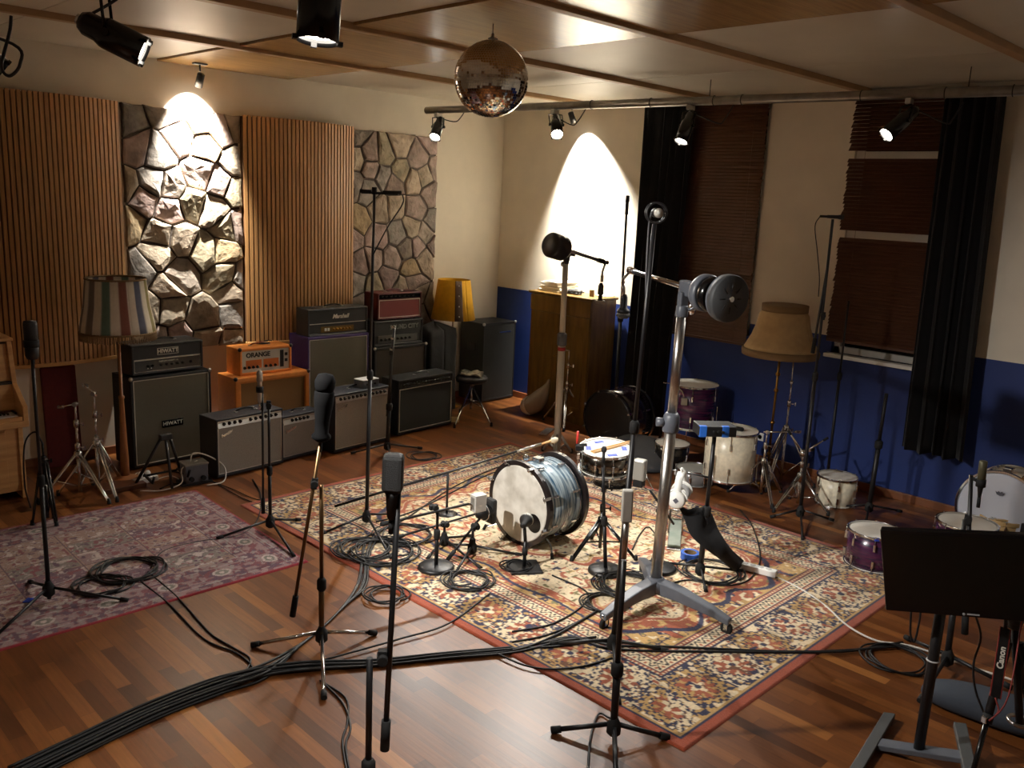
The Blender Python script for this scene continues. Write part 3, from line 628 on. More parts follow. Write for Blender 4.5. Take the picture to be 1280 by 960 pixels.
# --- big black cabinet in the corner
F = fr2((602, 504), (641, 494.5)); F.s = V3((-.02, 1, 0)).normalized(); F.n = V3((F.s.y, -F.s.x, 0)); F.o = V3((.46, -.64, 0))
r, G, h = cabinet('speaker_cabinet', 'tall black cabinet with small silver badge in the room corner beside the yellow lamp', F, .56, .99, .42, M_vinyl, M_grille_k, (.018, .018, .03, .018), .012)
corners(r, G, .56, h, .42, M_alu); text(r, 'silver_badge', 'Fender', G(.38, -.006, h - .12), G.s, V3((0, 0, 1)), .05, M_chrome, .004, .3, bold=.001) if 0 else part(r, 'silver_badge', MB().fbox(G, .27, .47, -.006, -.002, h - .13, h - .115), M_chrome, bev=.002)
for z in (.2, .62):
    part(r, 'side_handle', MB().fbox(G, -.006, .003, -.28, -.14, z, z + .1), M_blackgloss, bev=.003)
# ================================================================== upright piano at the edge
M_oak = mat('light_oak', (220, 172, 114), .4, c2=(200, 150, 94), vs=3, stretch=(1, 1, 9))
M_key = mat('piano_ivory', (240, 238, 228), .25); M_ebony = mat('piano_ebony', (15, 14, 14), .25)
F = Fr(V3((.80, -7.28, 0)), (0, 1, 0)); PW = 1.43                        # front plane of the lower case
r = thing('upright_piano', 'light oak upright piano against the slatted panel', 'piano', F(PW / 2, -.3, 0))
for a in (0, PW - .035):                                               # cheeks with the sloping profile
    P = [F(a, -.62, .0), F(a, .0, 0), F(a, 0, .62), F(a, .17, .64), F(a, .17, .78), F(a, .13, .80), F(a, -.06, .92), F(a, -.13, 1.24), F(a, -.62, 1.24)]
    part(r, 'side_panel', MB().prism(P, F.s * .035), M_oak, bev=.004)
part(r, 'lower_panel', MB().fbox(F, .035, PW - .035, -.05, -.02, .06, .6), M_oak)
mb = MB(); mb.fbox(F, .12, PW - .12, -.02, -.012, .1, .32); mb.fbox(F, .12, PW - .12, -.02, -.012, .36, .56); part(r, 'raised_panel', mb, M_oak, bev=.005)
part(r, 'key_bed', MB().fbox(F, 0, PW, -.1, .18, .62, .67), M_oak, bev=.006)
mb = MB(); kb = MB(); n = 50
for i in range(n):
    a = .06 + (PW - .12) * i / n; mb.fbox(F, a + .0006, a + (PW - .12) / n - .0006, -.02, .13, .68, .705)
    if i % 7 in (0, 1, 3, 4, 5): kb.fbox(F, a + (PW - .12) / n - .007, a + (PW - .12) / n + .007, -.02, .075, .705, .718)
part(r, 'white_keys', mb, M_key, bev=.0015); part(r, 'black_keys', kb, M_ebony, bev=.0015)
part(r, 'key_slip', MB().fbox(F, .04, PW - .04, .135, .165, .67, .70), M_oak, bev=.003); part(r, 'fall_board', MB().hexa([F(a, b, c) for b, c, in ((-.03, .72),) for a in (.035, PW - .035)] + [F(PW - .035, -.07, .92), F(.035, -.07, .92)] + [F(a, b, c) for b, c, in ((-.05, .72),) for a in (.035, PW - .035)] + [F(PW - .035, -.09, .92), F(.035, -.09, .92)]), M_oak)
part(r, 'music_shelf', MB().fbox(F, .035, PW - .035, -.16, -.055, .915, .935), M_dark, bev=.003); part(r, 'upper_panel', MB().hexa([F(.035, -.10, .935), F(PW - .035, -.10, .935), F(PW - .035, -.155, 1.22), F(.035, -.155, 1.22), F(.035, -.12, .935), F(PW - .035, -.12, .935), F(PW - .035, -.175, 1.22), F(.035, -.175, 1.22)]), M_oak, bev=.003)
part(r, 'piano_lid', MB().fbox(F, -.01, PW + .01, -.63, -.12, 1.24, 1.265), M_oak, bev=.006); part(r, 'back_panel', MB().fbox(F, .03, PW - .03, -.62, -.58, .05, 1.23), M_oak)

# ================================================================== lamps with fabric shades
M_shW = mat('cream_shade_cloth', (216, 206, 180), .85, bump=.2, bs=200, trans=0)
M_braid = mat('shade_braid', (128, 104, 72), .9, bump=.5, bs=120)
def lampshade(r, o, prof, m, name='lamp_shade', n=64, flute=0., **kw):
    rows = []
    for rad, z in prof:
        rows.append([V3((o.x + rad * (1 + flute * math.cos(k * PI)) * math.cos(2 * PI * k / n), o.y + rad * (1 + flute * math.cos(k * PI)) * math.sin(2 * PI * k / n), z)) for k in range(n + 1)])
    return part(r, name, MB().sheet(rows), m, solid=.003, **kw)
# striped lamp
o = fl(157, 602); o.z = 0; z0, z1 = up(140, 414, o).z, up(140, 348, o).z
r = thing('floor_lamp', 'wooden floor lamp with a striped and fringed cloth shade', 'lamp', o)
part(r, 'base', MB().lathe(o, (0, 0, 1), [(.15, 0), (.15, .02), (.10, .035), (.04, .06), (0, .06)], 32), mat('lamp_wood', (150, 96, 52), .45, var=.1, vs=4))
part(r, 'pole', MB().lathe(o, (0, 0, 1), [(.034, .05), (.034, .2), (.026, .45), (.018, .72), (.024, .73), (.024, .745), (.013, .75), (.012, z1 - .12), (0, z1 - .11)], 20), MATS['lamp_wood'])
part(r, 'bulb', MB().ball(V3((o.x, o.y, z0 + .2)), .035), mat('frosted_bulb', (235, 230, 215), .4)); part(r, 'socket', MB().rod(V3((o.x, o.y, z0 + .06)), V3((o.x, o.y, z0 + .17)), .02), M_gold)
rows = []; cols = []; n = 120; pal = [(130, 120, 112), (222, 214, 196), (104, 130, 116), (222, 214, 196), (142, 92, 78), (222, 214, 196), (90, 93, 110), (222, 214, 196), (150, 140, 92), (222, 214, 196), (140, 130, 120), (222, 214, 196)]
for rad, z in ((.287, z0), (.277, z0 + .07), (.248, z0 + .22), (.226, z1)):
    for k in range(n + 1):
        q = rad * (1 + .012 * math.cos(k * PI)); rows.append(V3((o.x + q * math.cos(2 * PI * k / n), o.y + q * math.sin(2 * PI * k / n), z))); c = lin(pal[(k // 5 + 5) % len(pal)])
        cols.append(c)
mb = MB().sheet([rows[i * (n + 1):(i + 1) * (n + 1)] for i in range(4)]); mb.col = cols
part(r, 'lamp_shade', mb, mat('striped_cloth', (255, 255, 255), .85, attr='tint', var=.05, vs=40), label='pleated cloth shade with coloured stripes', solid=.003)
for z, rad in ((z0, .288), (z1, .227)): part(r, 'shade_braid', MB().torus(V3((o.x, o.y, z)), (0, 0, 1), rad, .008, 48, 8), M_braid)
mb = MB()
for k in range(150): a = 2 * PI * k / 150; mb.rod(V3((o.x + .288 * math.cos(a), o.y + .288 * math.sin(a), z0)), V3((o.x + .291 * math.cos(a), o.y + .291 * math.sin(a), z0 - .06 - .006 * (k % 2))), .0036, n=5)
part(r, 'fringe', mb, M_braid)
# yellow lamp
o = V3((.33, -1.03, 0)); z0, z1 = up(562, 398, o).z, up(560, 349, o).z
r = thing('floor_lamp', 'slim floor lamp with a mustard yellow shade and a studded brown strip', 'lamp', o)
part(r, 'base', MB().lathe(o, (0, 0, 1), [(.13, 0), (.13, .015), (.02, .03), (0, .03)], 32), M_gold); part(r, 'pole', MB().rod(o, V3((o.x, o.y, z1 - .05)), .011), mat('pale_lamp_pole', (170, 150, 120), .4))
M_yel = mat('mustard_cloth', (216, 164, 24), .8, var=.06, vs=20, bump=.15, bs=150)
lampshade(r, o, [(.262, z0), (.222, (z0 + z1) / 2), (.19, z1)], M_yel)
d = V3((CAM.x - o.x, CAM.y - o.y, 0)).normalized(); t = d.cross(V3((0, 0, 1))); d = (d - t * .28).normalized(); t = d.cross(V3((0, 0, 1))); ang = math.atan2(d.y, d.x)
rows = []
for j in range(7):
    f = j / 6; rad = .262 + (.19 - .262) * f + .003; z = z0 + (z1 - z0) * f; rows.append([V3((o.x + rad * math.cos(ang + a), o.y + rad * math.sin(ang + a), z)) for a in [(-.2 + .4 * i / 8) for i in range(9)]])
st = part(r, 'brown_strip', MB().sheet(rows), mat('brown_leather', (70, 48, 28), .6), solid=.004)
for f in (.12, .37, .63, .88):
    rad = .262 + (.19 - .262) * f + .006; part(st, 'stud', MB().ball(V3((o.x + rad * math.cos(ang), o.y + rad * math.sin(ang), z0 + (z1 - z0) * f)), .008, 8, 6), M_alu)
# bell lamp
o = fl(957, 606); o.z = 0; zt, zb = up(980, 381, o).z, up(978, 438, o).z
r = thing('floor_lamp', 'brass floor lamp with a beige bell shaped shade between the windows', 'lamp', o)
part(r, 'base', MB().lathe(o, (0, 0, 1), [(.15, 0), (.15, .02), (.03, .05), (0, .05)], 32), M_gold)
mb = MB().rod(o, V3((o.x, o.y, zt - .08)), .011)
for z in (.3, .6, .9, 1.05): mb.ball(V3((o.x, o.y, z)), .022, 12, 8)
part(r, 'pole', mb, M_gold)
prof = [(.33, zb), (.305, zb + .05), (.265, zb + .13), (.235, zb + .22), (.215, zb + .32), (.195, zt - .06), (.192, zt)]
lampshade(r, o, prof, mat('beige_shade_cloth', (188, 160, 116), .85, var=.06, vs=20, bump=.1, bs=150), n=72)
mb = MB(); mb.lathe(o, (0, 0, 1), [(.333, zb - .045), (.338, zb), (.327, zb + .012)], 72); mb.lathe(o, (0, 0, 1), [(.199, zt - .055), (.2, zt)], 72); part(r, 'shade_trim', mb, M_braid, solid=.008)

UPZ_ = V3((0, 0, 1))
def G_(p): return V3((p.x, p.y, 0))
# ================================================================== cabinet with papers
M_cab = mat('cabinet_wood', (124, 94, 40), .4, c2=(98, 72, 28), vs=2.5, stretch=(7, 7, 1))
x0, x1, yb, yf, H = 1.06, 1.98, -.03, -.47, 1.46
F = Fr(V3((x0, yf, 0)), (1, 0, 0)); r = thing('wooden_cabinet', 'brown wooden cabinet with panelled doors under the bright wall spot', 'cabinet', ((x0 + x1) / 2, (yf + yb) / 2, 0)); w = x1 - x0; d = yb - yf
part(r, 'cabinet_body', MB().fbox(F, 0, w, -d, -.02, .09, H - .03), M_cab, bev=.004)
part(r, 'cabinet_top', MB().fbox(F, -.03, w + .03, -d, .02, H - .03, H), M_cab, bev=.008); part(r, 'plinth', MB().fbox(F, .02, w - .02, -d + .02, -.04, 0, .09), M_cab)
part(r, 'frieze', MB().fbox(F, 0, w, -.02, 0.004, H - .22, H - .04), M_cab, bev=.006)
for a, b in ((.01, w / 2 - .003), (w / 2 + .003, w - .01)):
    dr = part(r, 'door', MB().fbox(F, a, b, -.02, -.002, .1, H - .23), M_cab, bev=.003); mb = MB()
    mb.fbox(F, a + .07, b - .07, -.002, .006, .2, H - .33); part(dr, 'door_panel', mb, M_cab, bev=.008)
    kx = b - .03 if a < .1 else a + .03; part(dr, 'door_knob', MB().ball(F(kx, .012, .75), .014), M_gold)
for i in range(7):
    z = H + i * .017; cx = 1.30 + random.uniform(-.03, .03) - .0 * i; cy = -.24 + random.uniform(-.02, .02); a = random.uniform(-.25, .25); ux = V3((math.cos(a), math.sin(a), 0)); uy = V3((-math.sin(a), math.cos(a), 0))
    solo('paper_stack', 'white sheets piled on the wooden cabinet', 'paper', MB().obox(V3((cx, cy, z + .0085)), ux * (.2 - .01 * i), uy * .15, V3((0, 0, .0082))), mat('paper_white', (232, 226, 212), .7), group='sheets of paper piled on the cabinet')
mb = MB()
for q in range(6): mb.tube(smooth_path([V3((1.58 + .1 * math.cos(t * 1.3 + q), -.3 + .06 * math.sin(t + q * 1.9), H + .012 + .006 * q)) for t in range(7)], 4), .008, 6)
solo('cable_tangle', 'tangled dark leads lying on the wooden cabinet next to the papers', 'cable', mb, M_cable)
solo('small_box', 'small upright brown box on the wooden cabinet', 'box', MB().box(1.80, 1.845, -.3, -.265, H, H + .075), M_braid, bev=.003)
solo('paper_sheet', 'flat papers at the far end of the wooden cabinet top', 'paper', MB().box(1.80, 1.97, -.2, -.06, H, H + .012), MATS['paper_white'])
# cloth bag at the foot of the cabinet
p0 = G_(fl(655, 517)); p1 = ony(687, 468, -.56); L = V3((p1.x - p0.x, p1.y - p0.y, 0)); P = [(p0 + L * t + UPZ_ * z, rad) for t, rad, z in ((-.02, .015, .10), (0., .07, .095), (.06, .10, .10), (.2, .115, .115), (.36, .12, .13), (.55, .115, .19), (.72, .09, .28), (.86, .05, .36), (.96, .016, .44), (1, .02, .49))]
r = thing('cloth_sack', 'pale cloth sack slumped on the floor against the wooden cabinet', 'bag', V3((p0.x + L.x * .3, p0.y + L.y * .3, 0)))
m_ = mat('grey_cloth', (150, 140, 128), .9, bump=.5, bs=16); part(r, 'sack_body', MB().tube([p for p, q in P[3:]], [q for p, q in P[3:]], 20), m_, sub=1); part(r, 'sack_bottom', MB().tube([p for p, q in P[:5]], [q * 1.01 for p, q in P[:5]], 20), mat('pale_cloth', (222, 214, 200), .9, bump=.5, bs=16), label='white cloth bottom of the sack', sub=1)
# wall socket
p = ony(950, 546, -.01); r = thing('wall_socket', 'white wall socket on the blue wall behind the floor lamp', 'socket', (p.x, -.005, p.z - .04))
part(r, 'socket_plate', MB().box(p.x - .04, p.x + .04, -.012, 0, p.z - .04, p.z + .04), M_white, bev=.003); part(r, 'socket_insert', MB().disc(V3((p.x, -.012, p.z)), (0, -1, 0), .022, .004), M_blackgloss)

# ================================================================== drums
M_pearlb = mat('blue_oyster_shell', (46, 84, 112), .25, c2=(196, 212, 218), vs=1.2, stretch=(4, 46, 4), coat=.6)
M_pearlw = mat('cream_pearl_shell', (240, 232, 208), .3, var=.12, vs=26, coat=.5)
M_pearlp = mat('purple_oyster_shell', (36, 26, 58), .25, c2=(88, 32, 70), vs=1.2, stretch=(5, 5, 46), coat=.6)
M_darkp = mat('dark_plum_shell', (28, 14, 24), .25, var=.3, vs=8, coat=.6)
M_headw = mat('coated_drum_head', (244, 241, 232), .55, var=.03, vs=10)
M_headk = mat('black_drum_head', (20, 19, 20), .3)
M_headg = mat('mottled_drum_head', (186, 180, 168), .55, c2=(226, 222, 212), vs=7)
M_headb = mat('blue_white_head', (206, 210, 222), .5)
M_blks = mat('black_drum_shell', (26, 24, 24), .25, coat=.5)
M_hoopw = mat('dark_wood_hoop', (30, 24, 24), .35, coat=.4)
M_wood = mat('maple_hoop', (206, 172, 118), .4, var=.1, vs=8)
def drum(name, label, o, ax, R, L, shellm, headm, nl, hoopm=M_chrome, back=None, wide=.012, lug_len=.055, group=None, hoop_l=.016, base=None, claws=False):
    """o: centre of the rear head, ax: direction towards the batter (front) head."""
    ax = V3(ax).normalized(); u, w = frame_of(ax); r = thing(name, label, 'drum', base or V3((o.x, o.y, 0)), group)
    part(r, 'shell', MB().lathe(o, ax, [(R - .006, .004), (R, .006), (R, L - .006), (R - .006, L - .004), (R - .012, L - .006), (R - .012, .006), (R - .006, .004)], 56), shellm)
    part(r, 'drum_head', MB().lathe(o, ax, [(R - .001, L - .012), (R + .001, L), (R - .012, L + .003), (R * .5, L + .004), (0, L + .004)], 56), headm)
    part(r, 'resonant_head', MB().lathe(o, ax, [(0, -.003), (R * .6, -.003), (R - .01, -.002), (R + .001, .002), (R - .001, .012)], 56), back or headm)
    for h in (L - hoop_l + .012, -.012): part(r, 'hoop', MB().ring(o + ax * h, ax, R + .002, R + wide, hoop_l if not claws else .035, 56), hoopm, bev=.0015)
    for k in range(nl):
        a = 2 * PI * (k + .5) / nl; d = u * math.cos(a) + w * math.sin(a); t = ax.cross(d)
        for h in ((L * .25, L * .75) if L > .22 else (L * .5,)):
            lg = part(r, 'lug', MB().obox(o + ax * h + d * (R + .009), ax * (lug_len / 2), t * .009, d * .011), M_chrome, bev=.004)
            s = 1 if h >= L * .5 else -1
            for s in ((s,) if L > .22 else (1, -1)):
                e = L + .008 if s > 0 else -.008
                part(lg, 'tension_rod', MB().rod(o + ax * h + d * (R + .011), o + ax * e + d * (R + .011), .0032, n=6).rod(o + ax * (e - s * .006) + d * (R + .011), o + ax * (e + s * .01) + d * (R + .011), .0055, n=6), M_chrome)
    return r, u, w
UPZ = V3((0, 0, 1))
# blue kit bass drum, front head towards the near wall
o = fl(646, 683); R = .285; ctr = V3((o.x - .02, o.y + .02, R + .035)); ax = V3((-.02, -1, 0)).normalized(); L = .40
r, u, w = drum('bass_drum', 'blue oyster bass drum with a mottled front head, on the patterned rug', ctr - ax * L, ax, R, L, M_pearlb, M_headg, 8, M_hoopw, wide=.036, hoop_l=.045, base=V3((o.x, ctr.y + .2, 0)), claws=True)
for k in range(8):
    a = 2 * PI * (k + .5) / 8; d = u * math.cos(a) + w * math.sin(a)
    part(r, 'claw_hook', MB().obox(ctr + d * (R + .03) + ax * .012, ax * .03, ax.cross(d) * .012, d * .014), M_chrome, bev=.004)
    part(r, 'tee_rod', MB().rod(ctr + d * (R + .04) + ax * .05, ctr + d * (R + .022) - ax * .12, .004, n=8).rod(ctr + d * (R + .04) + ax * .05 - ax.cross(d) * .022, ctr + d * (R + .04) + ax * .05 + ax.cross(d) * .022, .004, n=8), M_chrome)
mb = MB()
for h in (L - .045, .045): mb.ring(ctr - ax * L + ax * h, ax, R, R + .008, .012, 56)
part(r, 'inlay_band', mb, M_chrome)
hole = ctr + ax * .0065 + V3((.165, 0, -.10)); part(r, 'port_hole', MB().disc(hole, ax, .07, .003), M_blackgloss)
for s, e in ((1, .14), (-1, .14)):
    b0 = ctr - ax * .1 + V3((s * .2, 0, -.235)); part(r, 'spur', MB().tube(smooth_path([b0, b0 + V3((s * .07, -.03, -.02)), V3((b0.x + s * .15, b0.y - .1, .03))], 5), .008, 8), M_chrome)
    part(r, 'spur_tip', MB().rod(V3((b0.x + s * .143, b0.y - .095, .05)), V3((b0.x + s * .158, b0.y - .105, .012)), .012), M_rub)
part(r, 'tom_bracket', MB().obox(ctr - ax * .18 + V3((0, 0, R + .02)), V3((.035, 0, 0)), V3((0, .03, 0)), V3((0, 0, .018))).ball(ctr - ax * .12 + V3((-.07, 0, R + .03)), .024), M_chrome, bev=.004)
BD = ctr
# snare on its stand
sb = fl(750, 694); sb.z = 0; zt = up(752, 561, sb).z; SR = .185; tilt = V3((.05, -.10, 1)).normalized(); so = V3((sb.x - .01, sb.y, zt)) - tilt * .145
r, u, w = drum('snare_drum', 'dark chrome snare drum with blue tape on its white head', so, tilt, SR, .145, mat('black_nickel', (120, 114, 106), .16, 1.), M_headw, 10, base=so, lug_len=.04)
for d in (-HR, HR, HV - HR * .35, HR * .25 - HV):
    d = (d - tilt * d.dot(tilt)).normalized(); c = so + tilt * .150 + d * SR * .68; t = tilt.cross(d); part(r, 'tape_patch', MB().obox(c, d * .018, t * .034, tilt * .0012), mat('blue_tape', (34, 72, 190), .6))
part(r, 'strainer', MB().obox(so + tilt * .07 + V3((-.2, -.02, 0)), V3((.014, 0, 0)), V3((0, .02, 0)), tilt * .04), M_chrome, bev=.004)
for s in (-1, 1):
    c = so + tilt * .157; q = (HR * .8 + HV * .55 + V3((0, 0, .03))).normalized(); q = (q - tilt * q.dot(tilt)).normalized(); t = tilt.cross(q); P0 = c - q * .17 + t * (.012 * s - .01) + q * .03
    solo('drumstick', ['', 'wooden drumstick lying on the snare drum', 'second wooden drumstick lying on the snare drum beside its twin'][s], 'drumstick', MB().tube([P0, P0 + q * .02, P0 + q * .2, P0 + q * .33, P0 + q * .36, P0 + q * .37], [.005, .007, .0072, .005, .004, .0015], 10), mat('hickory', (218, 170, 110), .5), group='pair of drumsticks on the snare')
bpy.data.objects['drumstick']['label'] = bpy.data.objects['drumstick.001']['label'] = 'wooden drumstick lying across the taped white snare head'
# felt beater mallet resting towards the drum (boom mounted)
def tripod(r, hub, feet_, leg_r, m, z_hub, braces=True, foot_m=M_rub, double=False, z_slide=None):
    for f in feet_:
        f = V3((f.x, f.y, .012)); d = (V3((f.x - hub.x, f.y - hub.y, 0))).normalized(); a = V3((hub.x, hub.y, z_hub)) + d * .022; t = d.cross(UPZ)
        mb = MB()
        for s in ((-1, 1) if double else (0,)): mb.tube([a + t * .012 * s, f + (a - f) * .05 + t * .012 * s * .6, f + V3((0, 0, .004))], leg_r, 8)
        lg = part(r, 'leg', mb, m)
        if braces:
            mid = a + (f - a) * .55; zz = z_slide or z_hub * .35; part(lg, 'leg_brace', MB().rod(V3((hub.x, hub.y, zz)) + d * .015, mid, leg_r * .75, n=8), m)
        part(lg, 'rubber_foot', MB().lathe(V3((f.x, f.y, 0)), (f * .0 + (a - f)).normalized() if False else V3((0, 0, 1)), [(.014, 0), (.016, .01), (.011, .045), (0, .045)], 12), foot_m)
def spread(o, rad, a0, n=3): return [V3((o.x + rad * math.cos(a0 + 2 * PI * k / n), o.y + rad * math.sin(a0 + 2 * PI * k / n), 0)) for k in range(n)]
def chrome_stand(name, label, o, H, rad, a0, cat='drum hardware stand', z_hub=.42, m=M_chrome, tiers=(.55, .8), group=None):
    o = V3((o.x, o.y, 0)); r = thing(name, label, cat, o, group)
    part(r, 'lower_tube', MB().rod(o + UPZ * .05, o + UPZ * (H * tiers[0]), .0135), m); part(r, 'middle_tube', MB().rod(o + UPZ * (H * tiers[0]), o + UPZ * (H * tiers[1]), .0105), m); part(r, 'upper_tube', MB().rod(o + UPZ * (H * tiers[1]), o + UPZ * H, .008), m)
    for t in tiers:
        c = part(r, 'height_collar', MB().lathe(o + UPZ * (H * t - .03), UPZ, [(.02, 0), (.02, .05), (.013, .058)], 14), m); part(c, 'wing_screw', MB().rod(o + UPZ * (H * t - .005) + HR * .018, o + UPZ * (H * t - .005) + HR * .05, .005).obox(o + UPZ * (H * t - .005) + HR * .055, HR * .006, UPZ * .016, HV * .003), m)
    part(r, 'leg_hub', MB().lathe(o + UPZ * (z_hub - .03), UPZ, [(.02, 0), (.03, .01), (.03, .05), (.018, .06)], 14), m)
    tripod(r, o, spread(o, rad, a0), .0085, m, z_hub, double=True, z_slide=.1); return r
sr = chrome_stand('snare_stand', 'dark basket stand carrying the taped snare drum', V3((so.x, so.y, 0)), so.z - .06, .27, .4, z_hub=.26, tiers=(.6, .85), m=M_blackgloss)
for k in range(3):
    a = .9 + 2 * PI * k / 3; d = V3((math.cos(a), math.sin(a), 0)); c = so - UPZ * .06
    part(sr, 'basket_arm', MB().tube(smooth_path([c, c + d * .12 + UPZ * .02, so + d * (SR + .012) + UPZ * .0, so + d * (SR + .015) + UPZ * .04], 5), .006, 8), M_blackgloss)
# spare drums against the window wall
def legs(r, o, R, L, z0, m=M_chrome, a0=.5, n=3):
    for k in range(n):
        a = a0 + 2 * PI * k / n; d = V3((math.cos(a), math.sin(a), 0)); P = [V3((o.x, o.y, z0 + L * .55)) + d * (R + .02), V3((o.x, o.y, z0 - .02)) + d * (R + .02), V3((o.x, o.y, .012)) + d * (R + .08)]
        lg = part(r, 'drum_leg', MB().tube(P, .006, 8), m); part(lg, 'rubber_foot', MB().rod(V3((P[2].x, P[2].y, 0)), P[2] + UPZ * .03, .011), M_rub)
o = fl(908, 612); R = .225; zt = up(908, 541, V3((o.x, o.y + .0, 0))).z; z0 = .13
r, u, w = drum('floor_tom', 'cream pearl floor tom standing by the blue wall under the headphone box', V3((o.x, o.y, z0)), UPZ, R, .43, M_pearlw, M_headw, 6); legs(r, o, R, .43, z0); TOMC = V3((o.x, o.y, z0 + .43))
o = V3((3.36, -.42, 0)); r, u, w = drum('floor_tom', 'purple oyster floor tom behind the cream floor tom', V3((o.x, o.y, .33)), UPZ, .235, .42, M_pearlp, M_headw, 6); legs(r, o, .235, .42, .33, a0=.2)
o = fl(1043, 629); r, u, w = drum('rack_tom', 'small cream pearl tom standing on the floor below the window', V3((o.x, o.y, .012)), UPZ, .165, .235, M_pearlw, M_headw, 6)
o = fl(1089, 706); r, u, w = drum('snare_drum', 'purple oyster drum with a blue tape patch at the rug edge', V3((o.x, o.y, .012)), UPZ, .185, .25, M_pearlp, M_headw, 8); d = -HV; part(r, 'tape_patch', MB().obox(V3((o.x, o.y, .262)) + d * .17 - HR * .06, HR * .022, d * .02, UPZ * .006), MATS['blue_tape'])
o = ony(1203, 650, -1.55); o = fl(1199, 714); r, u, w = drum('floor_tom', 'purple oyster floor tom behind the black monitor', V3((o.x, o.y, .03)), UPZ, .195, .34, M_pearlp, M_headw, 8); legs(r, o, .195, .34, .03)
# cream bass drum
c = V3((6.29, -.62, .325)); ax = V3((.03, -1, .05)).normalized(); r, u, w = drum('bass_drum', 'cream bass drum with a white head standing by the blue wall', c - ax * .36, ax, .285, .36, M_pearlw, M_headb, 8, M_chrome, wide=.02, hoop_l=.035, base=V3((c.x, c.y + .18, 0)), claws=True)
mb = MB(); e = c + ax * .0075 + u * 0; hx = V3((1, 0, 0)); hz = ax.cross(hx) * -1
hz = UPZ
P = [(-.035, .012), (-.02, .004), (-.012, .016), (0, .006), (.012, .016), (.02, .004), (.035, .012), (.022, -.014), (0, -.02), (-.022, -.014)]
mb.prism([e + hx * a + hz * (b + .135) for a, b in P], ax * .001); part(r, 'head_emblem', mb, mat('grey_print', (90, 90, 100), .6))
part(r, 'port_hole', MB().disc(c + ax * .0065 + V3((.02, 0, -.17)), ax, .07, .003), M_headk)
part(r, 'drum_hardware', MB().obox(c - ax * .12 + UPZ * .30, V3((.03, 0, 0)), V3((0, .025, 0)), UPZ * .02).rod(c - ax * .12 + UPZ * .315 - HR * .05, c - ax * .12 + UPZ * .315 + HR * .05, .006), M_chrome, bev=.004)
# upturned snare showing its wires
o = fl(1248, 684); zt = up(1246, 645, o).z
r, u, w = drum('snare_drum', 'upturned wooden snare drum showing its wires in front of the cream bass drum', V3((o.x, o.y, .012)), UPZ, .165, zt - .012, M_wood, mat('clear_head', (190, 188, 176), .3), 8, M_wood, wide=.014, hoop_l=.03)
mb = MB()
for k in range(14): mb.rod(V3((o.x, o.y, zt + .012)) + HR * (.018 * (k - 6.5)) - HV * .10, V3((o.x, o.y, zt + .012)) + HR * (.018 * (k - 6.5)) + HV * .10, .0042, n=6)
part(r, 'snare_wires', mb, M_steel); part(r, 'wire_clamp', MB().obox(V3((o.x, o.y, zt + .014)) - HV * .11, HR * .13, HV * .012, UPZ * .006).obox(V3((o.x, o.y, zt + .014)) + HV * .11, HR * .13, HV * .012, UPZ * .006), M_wood)
# dark bass drum by the curtain
c = V3((2.68, -.93, .31)); ax = V3((.02, -1, 0)).normalized(); r, u, w = drum('bass_drum', 'dark plum bass drum with a black head in front of the black curtain', c - ax * .40, ax, .295, .40, M_darkp, M_headk, 8, M_blks, wide=.018, hoop_l=.035, base=V3((c.x, c.y + .2, 0)), claws=True)
for k in range(8):
    a = 2 * PI * (k + .5) / 8; d = u * math.cos(a) + w * math.sin(a); part(r, 'claw_hook', MB().obox(c + d * .305 + ax * .01, ax * .025, ax.cross(d) * .011, d * .012), M_chrome, bev=.003)
# small tom with clear head, snare below it
o = fl(838, 583); r, u, w = drum('rack_tom', 'black shallow tom with a white head beside the grey cymbal bag', V3((o.x, o.y, .012)), UPZ, .165, .22, M_blks, M_headw, 6)
o = fl(866, 604); r, u, w = drum('snare_drum', 'clear shelled snare drum on the floor beside the cream floor tom', V3((o.x, o.y, .012)), UPZ, .16, .13, mat('clear_acrylic', (150, 150, 150), .2, trans=.3), mat('milky_head', (170, 172, 168), .35), 8)
# cymbal bag
o = fl(793, 583); o.z = 0; mb = MB(); t = V3((.3, -.15, 1)).normalized(); u, w = frame_of(t)
mb.lathe(V3((o.x, o.y + .12, .11)), t, [(0, -.05), (.20, -.05), (.30, -.03), (.315, 0), (.30, .03), (.2, .055), (.08, .075), (0, .08)], 40)
r = thing('cymbal_bag', 'round dark grey cymbal bag lying behind the snare drum', 'bag', V3((o.x, o.y, 0))); part(r, 'bag_body', mb, mat('grey_nylon', (64, 66, 70), .8, bump=.2, bs=80)); part(r, 'zip_piping', MB().torus(V3((o.x, o.y + .12, .11)), t, .317, .007, 48, 6), M_black)
# black round practice pad case in front of it
o = fl(765, 606); r, u, w = drum('rack_tom', 'black tom with chrome lugs lying behind the silver box microphone', V3((o.x, o.y, .012)), UPZ, .16, .17, M_blks, M_headk, 6)
